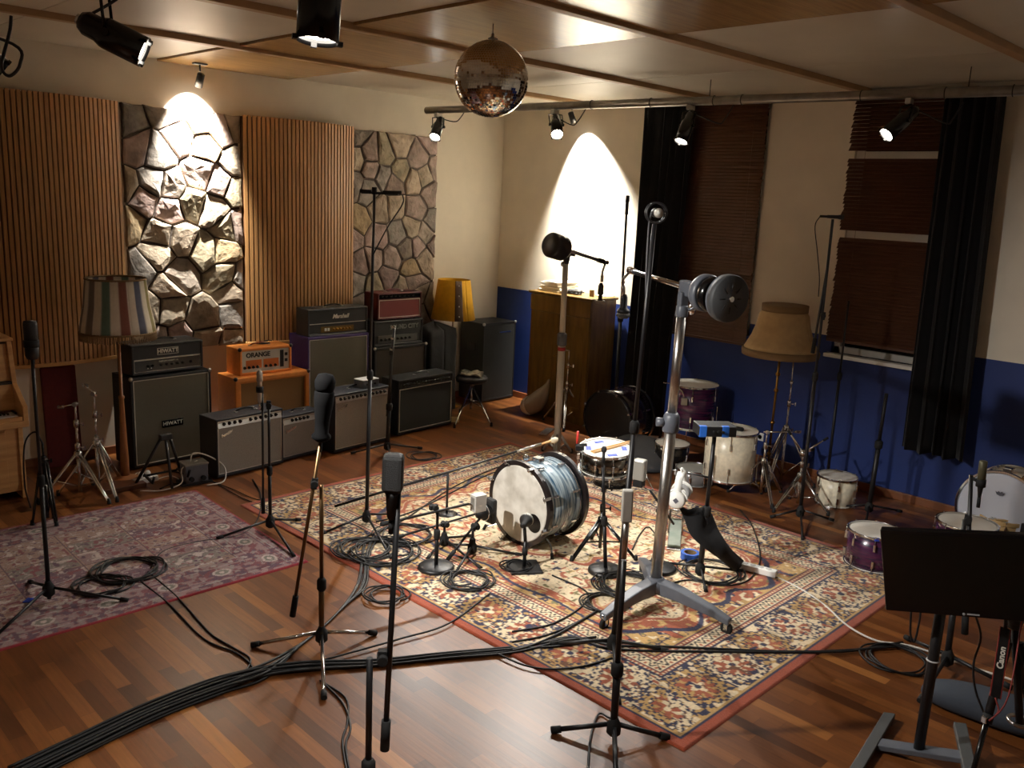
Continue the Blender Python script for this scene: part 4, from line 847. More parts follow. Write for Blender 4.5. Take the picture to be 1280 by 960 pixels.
# drum stool
o = fl(588, 524); o.z = 0; zs = up(587, 472, o).z; r = thing('drum_stool', 'round black drum stool on chrome legs beside the black front combo', 'stool', o)
part(r, 'seat', MB().lathe(o + UPZ * (zs - .05), UPZ, [(.15, 0), (.18, .012), (.185, .05), (.17, .07), (.1, .078), (0, .078)], 36), M_vinyl); part(r, 'post', MB().rod(o + UPZ * .12, o + UPZ * (zs - .04), .014), M_chrome); part(r, 'seat_mount', MB().rod(o + UPZ * (zs - .09), o + UPZ * (zs - .048), .03), M_chrome)
part(r, 'leg_hub', MB().rod(o + UPZ * .2, o + UPZ * .25, .024), M_chrome)
tripod(r, o, [fl(568, 535), fl(614, 533), fl(606, 516), fl(575, 516)], .008, M_chrome, zs - .1, double=False, z_slide=.21)
mb = MB(); c = o + UPZ * (zs + .03); rows = []
for i in range(8): rows.append([c + HR * (.20 * (i / 7 - .5) * 2 * .62) + HV * (.26 * (j / 7 - .5)) + UPZ * (.02 + .012 * math.sin(i * 1.7 + j) + .01 * math.cos(j * 2.1) - (.05 if i == 7 and j < 3 else 0)) for j in range(8)])
solo('folded_cloth', 'crumpled black and white cloth lying on the drum stool', 'cloth', MB().sheet(rows), mat('printed_cloth', (26, 26, 26), .9, c2=(180, 172, 150), vs=9), solid=.012)
# ================================================================== microphone stands
def G0(p): return V3((p.x, p.y, 0))
def mic_stand(label, base, ztop, feet_, r=.011, pole_m=None, leg_m=None, hub=.085, joint=None, boom=None, name='microphone_stand', cat='microphone stand', group=None, leg_r=.009, collar=.55, boom_m=None, grip=True, lean=None):
    pole_m = pole_m or M_black; leg_m = leg_m or M_black; b = G0(base); T = V3((b.x, b.y, ztop)) if lean is None else lean
    ax = (T - b).normalized(); L = (T - b).length; q = thing(name, label, cat, b, group)
    part(q, 'lower_pole', MB().rod(b + ax * .03, b + ax * (L * collar), r * 1.18), pole_m)
    part(q, 'upper_pole', MB().rod(b + ax * (L * collar), T, r * .85), pole_m)
    c = part(q, 'clutch', MB().lathe(b + ax * (L * collar - .05), ax, [(r * 1.3, 0), (r * 1.9, .012), (r * 1.9, .06), (r * 1.2, .075)], 14), M_rub)
    if feet_:
        part(q, 'leg_hub', MB().lathe(b + UPZ * (hub - .055), UPZ, [(.018, 0), (.034, .015), (.034, .06), (.02, .085), (.016, .1)], 16), M_rub)
        for f in feet_:
            f = G0(f); d = (f - b).normalized(); a = b + UPZ * hub + d * .03; e = f + UPZ * .016
            lg = part(q, 'leg', MB().rod(a, e, leg_r), leg_m); part(lg, 'rubber_foot', MB().rod(e - (e - a).normalized() * .035, e + (e - a).normalized() * .012, leg_r * 1.45), M_rub)
    else:
        part(q, 'round_base', MB().lathe(b, UPZ, [(.118, 0), (.125, .006), (.122, .028), (.11, .036), (.03, .042), (0, .042)], 36), M_black)
    if boom:
        t, h = boom; d = (h - t).normalized(); J = joint or T
        part(q, 'boom_clamp', MB().rod(J - d.cross(UPZ).normalized() * .028, J + d.cross(UPZ).normalized() * .034, .02).obox(J, d * .03, UPZ.cross(d).normalized() * .014, d.cross(UPZ.cross(d).normalized()) * .016), M_rub, bev=.002)
        bm = part(q, 'boom_arm', MB().rod(t, h, r * .75), boom_m or pole_m)
        if grip: part(bm, 'boom_grip', MB().rod(t - d * .01, t + d * .11, r * 1.25), M_rub)
    return q
M_micb = mat('black_mic_paint', (17, 17, 18), .55); M_mics = mat('satin_nickel', (188, 186, 178), .35, .85); M_grl = mat('mic_grille', (58, 58, 58), .5, .6, bump=.6, bs=400); M_grlS = mat('silver_mic_grille', (176, 174, 166), .4, .7, bump=.5, bs=400)
def mic(label, prof, o, d, m, gm=None, g0=None, clip=None, cable_to=None, name='microphone', group=None, n=20):
    """prof along d from the tail; everything beyond g0 is grille."""
    o = V3(o); d = V3(d).normalized(); r = thing(name, label, 'microphone', o, group)
    if g0 is not None:
        q = []
        for i, p in enumerate(prof):
            if i and prof[i - 1][1] < g0 < p[1]: t = (g0 - prof[i - 1][1]) / (p[1] - prof[i - 1][1]); q.append((prof[i - 1][0] + (p[0] - prof[i - 1][0]) * t, g0))
            q.append(p)
        prof = q
    body = [p for p in prof if g0 is None or p[1] <= g0]
    part(r, 'body', MB().lathe(o, d, body, n), m)
    if g0 is not None: part(r, 'grille', MB().lathe(o, d, [p for p in prof if p[1] >= g0], n), gm or M_grl)
    L0 = prof[0][1]; part(r, 'cable_plug', MB().rod(o + d * (L0 - .055), o + d * (L0 + .002), .0095), M_chrome if m is M_mics else M_rub)
    if clip is not None:
        part(r, 'mic_clip', MB().rod(clip, o + d * (prof[-1][1] * .4), .009).lathe(o + d * (prof[-1][1] * .4 - .02), d, [(max(p[0] for p in body) + .004, 0), (max(p[0] for p in body) + .004, .04)], 16), M_rub)
    return r
SLIM = [(.011, 0), (.011, .13), (.0105, .15), (0, .152)]
BALLM = [(.011, 0), (.014, .10), (.018, .13), (.024, .14), (.026, .165), (.021, .19), (.01, .2), (0, .2)]
LDC = [(.018, 0), (.026, .01), (.026, .1), (.027, .105), (.027, .17), (.02, .195), (0, .2)]

# A: beside the piano
bA = fl(62, 754); mic_stand('black microphone stand on the purple rug in front of the piano', bA, up(46, 432, bA).z, [fl(158, 753), fl(-8, 801), fl(38, 730)], collar=.5, hub=.1)
tA = up(46, 432, bA); pA = up(40, 441, bA); mic('large black microphone on the stand near the piano', [(.028, 0), (.036, .02), (.037, .2), (.032, .215), (0, .22)], pA + UPZ * -.035, UPZ, M_micb, M_grl, .1, clip=tA + UPZ * 0)
# dark folded tripod behind it
o = fl(60, 655); r = chrome_stand('folding_stand', 'dark folding tripod stand with a drooping cable beside the piano', G0(o), .62, .10, .3, 'stand', .48, M_blackgloss, (.55, .8))
mb = MB().tube(smooth_path([G0(o) + UPZ * .62, G0(o) + UPZ * .7 - HR * .05, G0(o) + UPZ * .6 - HR * .13, G0(o) + UPZ * .3 - HR * .15, G0(o) + UPZ * .12 - HR * .12], 6), .006, 8); part(r, 'hanging_cable', mb, M_cable)
# chrome cymbal stands
def boom_top(r, o, H, d, L, bend=.3):
    t = G0(o) + UPZ * H; part(r, 'tilter', MB().rod(t - HV * .02, t + HV * .02, .018).ball(t, .016), M_chrome)
    part(r, 'cymbal_arm', MB().rod(t - d * .03, t + d * L, .006), M_chrome); part(r, 'wing_nut', MB().obox(t + d * (L - .01), HR * .022, d * .005, UPZ * .012).ball(t + d * (L - .03), .012, 10, 6), M_chrome)
o = fl(101, 622); r = chrome_stand('cymbal_stand', 'chrome cymbal stand with bent arm in front of the maroon board', G0(o), up(97, 505, o).z, .3, 2.5, 'cymbal stand', .36); boom_top(r, o, up(97, 505, o).z, (-HR + UPZ * -.25).normalized(), .13)
o = fl(124, 616); r = chrome_stand('cymbal_stand', 'chrome cymbal stand standing closest to the striped lamp pole', G0(o), up(118, 492, o).z, .3, .1, 'cymbal stand', .42); boom_top(r, o, up(118, 492, o).z, (-HR * .6 + UPZ * .6).normalized(), .1)
# B: slim silver microphone
bB = fl(338, 664); zB = up(336, 506, bB).z
mic_stand('black boom stand with a slim silver microphone in front of the small combo', bB, zB, [fl(273, 675), fl(374, 652), fl(367, 697)], boom=(up(329, 640, bB), up(328, 492, bB)), joint=V3((bB.x, bB.y, zB)), collar=.5)
p = up(325, 503, bB); mic('slim silver pencil microphone pointing upward near the orange cabinet', [(.014, 0), (.017, .02), (.017, .15), (.022, .155), (.022, .215), (.012, .235), (0, .237)], p + UPZ * .0, UPZ, M_mics, M_grlS, .155, clip=up(328, 492, bB))
# C: big covered microphone on chrome legged stand
bC = fl(402, 812); zC = up(397, 606, bC).z
mic_stand('boom stand with chrome legs and brass pole carrying the shrouded microphone', bC, zC, [fl(468, 794), fl(317, 809), fl(405, 874)], r=.0135, pole_m=mat('bronze_pole', (122, 96, 66), .35, .9), leg_m=M_chrome, boom=(up(366, 768, bC), up(402, 545, bC)), joint=up(393, 604, bC), hub=.1, leg_r=.011, collar=.42)
d = (up(407, 470, bC) - up(401, 552, bC)).normalized(); p = up(401, 552, bC); L = (up(407, 466, bC) - p).length
r = mic('long dark shrouded microphone with a round top on the brass coloured stand', [(.022, 0), (.05, .02), (.05, .035), (.036, .05), (.038, L * .3), (.05, L * .55), (.052, L * .72), (.046, L * .74), (.052, L * .8), (.054, L * .88), (.04, L * .97), (0, L)], p, d, mat('matte_black_cover', (10, 10, 11), .9, spec=.15), MATS['matte_black_cover'], L * .74)
# D: tall T stand
bD = fl(458, 657); tD = up(468, 243, bD)
mic_stand('tall thin black stand with a stereo bar, in front of the purple cabinet', bD, tD.z, [fl(402, 670), fl(492, 645), fl(489, 700)], r=.0125, collar=.48, lean=tD)
r = thing('stereo_bar', 'black stereo microphone bar on top of the tallest thin stand', 'microphone bar', tD)
part(r, 'cross_bar', MB().obox(tD + UPZ * .01 + HR * .04, HR * .13, HV * .012, UPZ * .008), M_black, bev=.002); part(r, 'center_knob', MB().rod(tD, tD + UPZ * .05, .018), M_rub); part(r, 'mic_capsule', MB().lathe(tD + HR * .06 + UPZ * .02, HR, [(.011, 0), (.012, .1), (.015, .13), (0, .135)], 14), M_micb)
part(r, 'mic_capsule', MB().lathe(tD - HR * .02 + UPZ * .02, -HR, [(.011, 0), (.012, .06), (.014, .08), (0, .085)], 14), M_micb); part(r, 'hanging_cable', MB().tube(smooth_path([tD + HR * .2 + UPZ * .01, tD + HR * .2 - UPZ * .06, tD + HR * .1 - UPZ * .22, tD + HR * .0 - UPZ * .42 - HV * .02], 6), .005, 6), M_cable)
# E: stand in front of the tall combo
bE = fl(484, 566); tE = up(490, 433, bE)
mic_stand('black stand with shiny clutches standing between the two large combos', bE, tE.z, [fl(440, 568), fl(526, 562), fl(490, 580)], r=.017, collar=.45, lean=tE, boom=(up(484, 520, bE), up(493, 408, bE)), joint=up(489, 440, bE), grip=False)
for y in (409, 423, 437): p = up(492 - (y - 409) * .1, y, bE); part(bpy.data.objects[[o.name for o in COL.objects if o.get('label', '').startswith('black stand with shiny')][0]], 'chrome_collar', MB().lathe(p, UPZ, [(.016, -.012), (.02, 0), (.016, .012)], 12), M_chrome)
# F: front stand with the broad black microphone
bF = fl(459, 1082); jF = up(478, 822, bF); mic_stand('black boom stand holding a broad black microphone, nearest the purple rug edge'.replace('nearest', 'close to'), bF, jF.z, spread(bF, .34, .5), r=.014, boom=(up(481, 934, bF), up(498, 612, bF)), joint=jF, hub=.1, collar=.5)
p = up(489, 650, bF); d = (up(492, 570, bF) - p).normalized(); L = (up(493, 566, bF) - p).length; q = (HR - d * HR.dot(d)).normalized(); w = d.cross(q)
r = thing('microphone', 'broad black broadcast microphone over the cream rug border', 'microphone', p)
part(r, 'body', MB().tube([p, p + d * L * .05, p + d * L * .35, p + d * L * .42], [.008, .016, .022, .026], 16), M_micb); part(r, 'grille', MB().obox(p + d * L * .7, q * .036, w * .03, d * L * .29), M_grl, bev=.016); part(r, 'mic_clip', MB().rod(p + d * L * .42, up(498, 612, bF), .012), M_rub)
part(r, 'cable_plug', MB().rod(p - d * .05, p, .009), M_rub)
# G: front centre stand, small grey microphone
bG = fl(766, 926); mic_stand('black microphone stand on the bare floor edge holding a grey box microphone', bG, up(780, 690, bG).z, [fl(692, 916), fl(833, 925), fl(770, 985)], r=.0155, hub=.085, leg_r=.012, collar=.42, lean=up(780, 700, bG))
p = up(780, 698, bG); d = (up(785, 612, bG) - p).normalized(); q = (HR - d * HR.dot(d)).normalized(); w = d.cross(q); L = (up(785, 612, bG) - p).length
r = thing('microphone', 'small grey box topped microphone on the stand at the rug edge', 'microphone', p); part(r, 'stem', MB().rod(p, p + d * L * .56, .012, .015), M_steel); part(r, 'grille', MB().obox(p + d * L * .77, q * .024, w * .018, d * L * .23), mat('pale_grey_grille', (176, 172, 164), .5, bump=.3, bs=300), bev=.006)
# tall room stand
bT = fl(765, 818); tT = up(818, 280, bT); mic_stand('very tall black stand with a round shockmount microphone, on the patterned rug', bT, tT.z, [fl(690, 808), fl(832, 816), fl(773, 882)], r=.0135, lean=tT, hub=.085, leg_r=.010, collar=.56)
p = up(820, 266, bT); r = thing('microphone', 'microphone in a round shockmount on top of the very tall stand', 'microphone', p - UPZ * .04); mb = MB()
for s in (-.03, .03): mb.torus(p + HV * s, HV, .05, .005, 28, 6)
for k in range(6):
    a = 2 * PI * k / 6; q = HR * math.cos(a) + UPZ * math.sin(a); mb.rod(p - HV * .03 + q * .05, p + HV * .03 + q * .05, .003, n=6)
part(r, 'shockmount', mb, M_black); part(r, 'body', MB().lathe(p - HV * .07, HV, [(.012, 0), (.022, .01), (.024, .09), (.018, .12), (0, .125)], 16), M_micb); part(r, 'grille', MB().lathe(p - HV * .07, -HV, [(.022, 0), (.024, .02), (.018, .04), (0, .045)], 16), M_grlS); part(r, 'swivel', MB().rod(tT, p - UPZ * .045, .012), M_rub)
part(r, 'hanging_cable', MB().tube(smooth_path([p - HR * .03 - HV * .05, up(811, 285, bT), up(808, 340, bT), up(807, 400, bT), up(803, 440, bT), up(797, 482, bT, .01)], 6), .0055, 6), mat('grey_cable', (70, 70, 72), .5))
# thin stand at the cabinet
bN = fl(767, 546); tN = up(783, 268, bN); mic_stand('thin black stand with a small upright microphone beside the wooden cabinet', bN, tN.z, spread(bN, .15, .5), r=.016, lean=tN)
mic('small black pencil microphone on the thin stand next to the cabinet', [(.018, 0), (.018, .12), (.022, .13), (.02, .19), (0, .195)], tN, UPZ, M_micb, M_grl, .12)
# H1: stand before the window with a side address mic
bH = fl(999, 650); tH = up(1041, 274, bH); mic_stand('tall black stand with a small horizontal microphone in front of the window pier', bH, tH.z, [fl(1040, 652), fl(964, 648), fl(1003, 676)], r=.0125, lean=tH, collar=.5, boom=(up(1016, 440, bH), up(1035, 330, bH)), joint=up(1029, 395, bH))
mic('small black microphone lying across the top of the stand before the window pier', [(.012, 0), (.014, .08), (.018, .1), (.018, .125), (0, .13)], tH + HR * -.045 + UPZ * .018, HR, M_micb, M_grl, .1)
solo('microphone_cable', 'thin black cable hanging from the microphone before the window pier', 'cable', MB().tube(smooth_path([tH - HR * .1 + UPZ * .018, tH - HR * .13 - UPZ * .06, tH - HR * .09 - UPZ * .25, tH - HR * .05 - UPZ * .45, tH - HR * .04 - UPZ * .6], 6), .004, 6), M_cable)
# H2: low stand by the wall, H3 short stand in front of the sill
b2 = fl(1085, 644); t2 = up(1108, 492, b2); mic_stand('empty black stand leaning by the blue wall next to the cream tom', b2, t2.z, [fl(1125, 641), fl(1050, 635), fl(1082, 655)], r=.017, lean=t2, collar=.6)
b3 = fl(1032, 613); t3 = up(1061, 376, b3); mic_stand('empty black stand reaching above the white window sill', b3, t3.z, spread(b3, .12, .2), r=.011, lean=t3, collar=.62)
# R: boom stand behind the monitor
bR = fl(1182, 838); jR = up(1205, 668, bR); mic_stand('black boom stand with a slim olive microphone behind the monitor', bR, up(1204, 640, bR).z, [fl(1133, 800), fl(1262, 862), fl(1150, 878)], r=.015, hub=.09, lean=up(1206, 650, bR), collar=.5, boom=(up(1206, 790, bR), up(1214, 594, bR)), joint=up(1210, 650, bR), leg_r=.011)
p = up(1224, 622, bR); mic('slim olive pencil microphone clipped upright before the white bass drum head', [(.008, 0), (.014, .05), (.016, .06), (.021, .062), (.021, .2), (.018, .205), (0, .206)], p, (up(1229, 580, bR) - p), M_micb, mat('olive_mic_body', (96, 92, 72), .45, .5), .062, clip=up(1214, 597, bR))
# ---- drum close-microphones on low stands
b = fl(545, 712); j = up(542, 634, b); h = up(585, 630, b, .12); t = up(478, 655, b, -.25)
mic_stand('low round based boom stand reaching over the rug towards the blue bass drum', b, j.z, None, r=.012, boom=(t, h), joint=j, collar=.6)
p = up(598, 628, b, .16); r = thing('microphone', 'small silver box microphone aimed at the upper half of the bass drum head', 'microphone', p - UPZ * .03)
part(r, 'body', MB().obox(p, (HR * .8 + HV * .6) * .048, (HV * .8 - HR * .6) * .034, UPZ * .062), mat('pale_mic_box', (206, 204, 198), .4, .2), bev=.006); part(r, 'side_grille', MB().obox(p + UPZ * .0, (HR * .8 + HV * .6) * .0495, (HV * .8 - HR * .6) * .024, UPZ * .045), M_grlS, bev=.003); part(r, 'mic_clip', MB().rod(h, p - UPZ * .03, .009), M_chrome)
b = fl(590, 694); j = up(594, 658, b); h = up(606, 640, b, .1); t = up(556, 704, b, -.15)
mic_stand('low black tripod boom stand directly in front of the bass drum head', b, j.z, [fl(650, 696), fl(566, 724), fl(560, 683)], r=.012, boom=(t, h), joint=j, hub=.07, collar=.5)
p = up(606, 640, b, .1); d = (HR * .75 + HV * .66).normalized(); r = thing('microphone', 'egg shaped black microphone close to the bass drum head, low before its front', 'microphone', p - UPZ * .04)
part(r, 'body', MB().lathe(p - d * .08, d, [(.0, 0), (.034, .012), (.05, .06), (.052, .11), (.045, .13)], 20), M_micb); e = d.cross(UPZ); part(r, 'grille', MB().obox(p + d * .055, d * .026, e * .05, UPZ * .095), M_grl, bev=.02); part(r, 'mount_ring', MB().torus(p - d * .01, d, .058, .006, 24, 6), M_chrome)
b = fl(512, 690); h = up(582, 652, b, .35); t = up(470, 668, b, -.1); j = up(512, 655, b)
mic_stand('low black boom stand lying far back with its arm running to the bass drum rim', fl(555, 683), up(556, 655, fl(555, 683)).z, [fl(590, 672), fl(535, 700), fl(600, 712)], r=.011, boom=(up(488, 674, fl(555, 683), -.3), up(596, 642, fl(555, 683), .2)), joint=up(556, 655, fl(555, 683)), hub=.06, collar=.5)
# low mic at the port hole, square base
b = fl(655, 712); mb = MB(); q = (HR + HV * .2).normalized(); w = UPZ.cross(q); r = thing('microphone_stand', 'short stand on a square black plate before the bass drum port hole', 'microphone stand', G0(b))
part(r, 'square_base', MB().obox(G0(b) + UPZ * .014, q * .11, w * .11, UPZ * .012), M_black, bev=.004); part(r, 'pole', MB().rod(G0(b) + UPZ * .02, V3((b.x, b.y, .21)), .013), M_black); part(r, 'clutch', MB().rod(V3((b.x, b.y, .11)), V3((b.x, b.y, .16)), .02), M_rub)
p = up(658, 650, b, .05); d = (HV * .8 + HR * .2 + UPZ * .05).normalized(); r = thing('microphone', 'round headed grey microphone at the bass drum port hole', 'microphone', p - UPZ * .03); part(r, 'body', MB().lathe(p - d * .11, d, [(.012, 0), (.02, .01), (.026, .07), (.044, .09), (.047, .1)], 20), M_micb); part(r, 'grille', MB().lathe(p - d * .01, d, [(.047, 0), (.05, .015), (.04, .04), (0, .052)], 20), M_grlS); part(r, 'mic_clip', MB().rod(V3((b.x, b.y, .2)), p - d * .06, .012), M_rub)
# snare stand mic
b = fl(757, 716); tp = up(755, 562, b); mic_stand('round based stand with a small ball ended microphone beside the snare', b, tp.z - .1, None, r=.0115, lean=tp - UPZ * .1, collar=.5)
mic('small ball headed black microphone standing upright at the snare rim', [(.010, 0), (.011, .1), (.018, .108), (.02, .125), (.012, .142), (0, .145)], tp - UPZ * .12, UPZ, M_micb, M_grl, .1)
# second round based stand with box mic
b = fl(823, 713); j = up(826, 640, b); h = up(812, 612, b, -.05)
mic_stand('round based stand behind the chrome boom pole', b, j.z, None, r=.0115, boom=(up(842, 655, b, .1), h), joint=j, collar=.6, grip=False)
p = up(800, 588, b); r = thing('microphone', 'silver box microphone in a wire cradle beside the snare', 'microphone', p - UPZ * .06); q = (HR * .85 - HV * .5).normalized(); w = UPZ.cross(q)
part(r, 'body', MB().obox(p + UPZ * .005, q * .042, w * .032, UPZ * .075), mat('grey_mic_body', (170, 168, 160), .4, .4), bev=.012); part(r, 'lower_body', MB().obox(p - UPZ * .085, q * .036, w * .03, UPZ * .03), M_micb, bev=.008)
mb = MB()
for s in (-1, 1): mb.tube([p + q * .044 * s - UPZ * .02, p + q * .05 * s - UPZ * .07 + HR * .02, h + q * .03 * s], .004, 6)
mb.rod(h - q * .03, h + q * .03, .005); part(r, 'wire_cradle', mb, M_chrome)
# overhead arm with taped mallet head crossing above the rug behind the bass drum
b = fl(520, 600); a0 = up(500, 605, fl(560, 640), -.35); 
bb = fl(700, 640); tail = up(430, 660, fl(458, 690), 0); 
bq = fl(575, 612); h = up(702, 549, fl(700, 640), 0); t = up(390, 668, fl(458, 657), .1)
h = up(690, 551, fl(700, 632), 0); t = fl(418, 658); t.z = .16
r = thing('boom_arm', 'long thin boom arm slanting behind the blue bass drum with a round pale tip', 'boom arm', G0(t)); d = (h - t).normalized()
part(r, 'arm_tube', MB().rod(t, h - d * .3, .010, .009), M_black); part(r, 'front_tube', MB().rod(h - d * .32, h - d * .1, .012), M_steel); part(r, 'mic_body', MB().rod(h - d * .12, h, .008, .01), mat('hickory', (218, 170, 110), .5)); part(r, 'mic_tip', MB().ball(h + d * .02, .03, 14, 10, (d * .038, d.cross(UPZ) * .024, d.cross(UPZ).cross(d) * .024)), M_shW)
s = (t + h) / 2; part(r, 'support_pole', MB().rod(V3((s.x, s.y, .0)), s, .010), M_black); part(r, 'support_base', MB().lathe(V3((s.x, s.y, 0)), UPZ, [(.09, 0), (.09, .012), (.02, .02), (0, .02)], 24), M_black)

# ================================================================== big studio booms
b = G0(fl(817, 757)); T = up(852, 392, b); ax = (T - b).normalized()
r = thing('studio_boom_stand', 'large chrome studio boom stand on grey wheeled legs with a disc counterweight', 'boom stand', b)
part(r, 'lower_column', MB().rod(b + UPZ * .15, b + ax * (T - b).length * .66, .036, n=24), M_steel); part(r, 'upper_column', MB().rod(b + ax * (T - b).length * .66, T, .029, n=24), M_steel)
k = b + ax * (T - b).length * .66; cl = part(r, 'column_clamp', MB().lathe(k - ax * .09, ax, [(.044, 0), (.05, .01), (.05, .1), (.034, .125)], 24), M_grey); part(cl, 'clamp_knob', MB().rod(k - HR * .04 - UPZ * .03, k - HR * .09 - UPZ * .03, .028), M_grey)
part(r, 'leg_hub', MB().lathe(b + UPZ * .1, UPZ, [(.05, 0), (.075, .02), (.07, .07), (.045, .1)], 24), M_grey)
for f, cst in ((fl(752, 788), 1), (fl(911, 794), 1), (fl(801, 714), 1)):
    f = G0(f); d = (f - b).normalized(); e = d.cross(UPZ); L = (f - b).length; A = b + UPZ * .145; B2 = f + UPZ * .085
    mb = MB(); P = []
    for t, hw, hh in ((0., .042, .045), (.35, .04, .04), (.8, .03, .026), (1.0, .026, .02)):
        c = A + (B2 - A) * t + UPZ * .02 * math.sin(PI * t); P.append([c - e * hw - UPZ * hh, c + e * hw - UPZ * hh, c + e * hw + UPZ * hh, c - e * hw + UPZ * hh])
    vs = sum(P, []); mb.add(vs, [(3, 2, 1, 0), (12, 13, 14, 15)] + [(4 * i + j, 4 * i + (j + 1) % 4, 4 * i + 4 + (j + 1) % 4, 4 * i + 4 + j) for i in range(3) for j in range(4)])
    lg = part(r, 'leg', mb, M_grey, bev=.008); w = f - d * .02
    part(lg, 'caster_wheel', MB().lathe(w + UPZ * .038 - e * .012, e, [(.03, 0), (.038, .004), (.038, .02), (.03, .024)], 20), M_rub); part(lg, 'caster_fork', MB().rod(w + UPZ * .06 + d * .01, f + UPZ * .10, .008).obox(w + UPZ * .05 - e * .016, d * .012, e * .002, UPZ * .02).obox(w + UPZ * .05 + e * .016, d * .012, e * .002, UPZ * .02), M_chrome)
# head, boom, weight
J = up(861, 361, b); E1 = up(787, 338, b, .42); E2 = up(921, 370, b, -.34); d = (E2 - E1).normalized(); e = d.cross(UPZ).normalized(); wv = e.cross(d)
part(r, 'boom_head', MB().rod(T - ax * .02, T + ax * .05, .04, .034).obox(T + ax * .08, d * .02, e * .03, ax * .05).obox(J, d * .06, e * .03, wv * .045), M_grey, bev=.008)
for s, q in ((-1, .0), (-1, -.13)): part(r, 'locking_knob', MB().lathe(J + e * (-.03) * 1 + ax * q - d * .03, -e if s < 0 else e, [(.012, 0), (.012, .02), (.03, .025), (.03, .04), (0, .042)], 18), M_chrome)
part(r, 'boom_tube', MB().rod(E1, J + d * .12, .0165, n=18), M_chrome); mb = MB().torus(J + d * .02 - wv * .06, e, .06, .006, 24, 6); part(r, 'gear_quadrant', mb, M_grey)
c0 = J + d * .10; Lw = (E2 - c0).length
part(r, 'weight_collar', MB().lathe(c0, d, [(.03, 0), (.096, .01), (.108, .03), (.108, .07), (.1, .075)], 36), M_grey)
for i, (h0, h1, rr) in enumerate(((.075, .14, .102), (.15, .2, .1))): part(r, 'weight_disc', MB().lathe(c0, d, [(rr - .01, h0), (rr, h0 + .008), (rr, h1 - .006), (rr - .01, h1)], 36), M_blackgloss)
part(r, 'weight_disc', MB().lathe(c0, d, [(.11, .20), (.134, .215), (.134, .25), (.13, .262), (0, .262)], 40), mat('dark_rubber_disc', (62, 64, 66), .6)); pl = MB()
for k in range(8): a = 2 * PI * k / 8; q = e * math.cos(a) + wv * math.sin(a); pl.rod(c0 + d * .263 + q * .045, c0 + d * .263 + q * .085, .004, n=6)
part(r, 'spoke_marks', pl, M_black); part(r, 'weight_rim', MB().ring(c0 + d * .20, d, .11, .13, .02, 40), M_grey); part(r, 'weight_nut', MB().disc(c0 + d * .262, d, .018, .01), M_chrome)
part(r, 'swivel_joint', MB().lathe(E1 - e * .012, e, [(.0, 0), (.024, 0), (.024, .02), (0, .02)], 20).rod(E1, E1 + d * .05, .022), M_chrome)
# hanging microphone under the end
M0 = up(779, 352, b, .42); r2 = thing('microphone', 'black microphone hanging below the tip of the chrome boom', 'microphone', up(778, 397, b, .42)); P = up(779, 392, b, .42)
part(r2, 'swivel_mount', MB().tube([E1 - UPZ * .01, M0 + UPZ * .02, M0 - UPZ * .0], .009, 8).rod(M0 + UPZ * .0, up(779, 370, b, .42), .014), M_steel); part(r2, 'body', MB().lathe(P, UPZ, [(0, -.0), (.04, .004), (.043, .02), (.035, .03), (.024, .04), (.021, .11), (.014, .125), (0, .126)], 24), M_micb); part(r2, 'grille_dish', MB().lathe(P, -UPZ, [(.043, 0), (.045, .015), (.03, .03), (0, .032)], 24), M_grl)
# white boom behind the bass drum
b = G0(fl(695.5, 568)); T = up(707, 330, b); ax = (T - b).normalized(); Lp = (T - b).length
r = thing('studio_boom_stand', 'slimmer white boom stand with a black drum counterweight behind the blue bass drum', 'boom stand', b); M_ivory = mat('ivory_pole', (206, 200, 184), .35)
part(r, 'lower_column', MB().rod(b + UPZ * .05, b + ax * Lp * .62, .036, n=20), M_ivory); part(r, 'upper_column', MB().rod(b + ax * Lp * .62, T, .028, n=20), M_ivory); part(r, 'column_clamp', MB().lathe(b + ax * (Lp * .62 - .07), ax, [(.041, 0), (.048, .01), (.048, .11), (.031, .13)], 20), M_grey); part(r, 'red_band', MB().lathe(b + ax * (Lp * .62 - .12), ax, [(.0375, 0), (.0375, .035)], 20), mat('red_tape', (170, 40, 36), .6))
tripod(r, b, spread(b, .17, 1.2), .013, M_steel, .22, z_slide=.06)
J = up(711, 315, b); d0 = up(692, 307, b, -.28); d1 = up(757, 328, b, .3); d = (d1 - d0).normalized(); e = d.cross(UPZ).normalized()
part(r, 'boom_head', MB().rod(T, J + UPZ * .02, .03).obox(J, d * .07, e * .03, UPZ * .03), M_black, bev=.006); part(r, 'boom_tube', MB().rod(d0, d1, .018, n=16), M_steel); part(r, 'counterweight', MB().lathe(d0 - d * .03, d, [(.0, -.02), (.105, -.02), (.118, 0), (.118, .15), (.106, .17), (.02, .17)], 36), M_black)
for q in (0, -.12): part(r, 'locking_knob', MB().lathe(J - e * .03 + UPZ * q, -e, [(.01, 0), (.01, .03), (.026, .034), (.026, .045), (0, .046)], 16), M_steel)
part(r, 'boom_clamp', MB().obox(d1 - d * .08, d * .05, e * .02, UPZ * .022).rod(d1 - e * .03, d1 + e * .03, .02), M_black, bev=.004)
M0 = up(753, 340, b, .3); P = up(750, 376, b, .3); r2 = thing('microphone', 'dark microphone hanging from the white boom in front of the papers', 'microphone', P - UPZ * .03); part(r2, 'swivel_mount', MB().tube([d1, M0, M0 - UPZ * .07], .011, 8).rod(M0 - UPZ * .03, M0 - UPZ * .1, .017), M_steel); part(r2, 'body', MB().lathe(P, UPZ, [(.03, 0), (.022, .02), (.02, .06), (.028, .065), (.028, .15), (.015, .18), (0, .181)], 20), M_micb); part(r2, 'grille_dish', MB().lathe(P, -UPZ, [(.0, -.005), (.05, -.005), (.054, .01), (.04, .028), (0, .03)], 24), M_grlS)
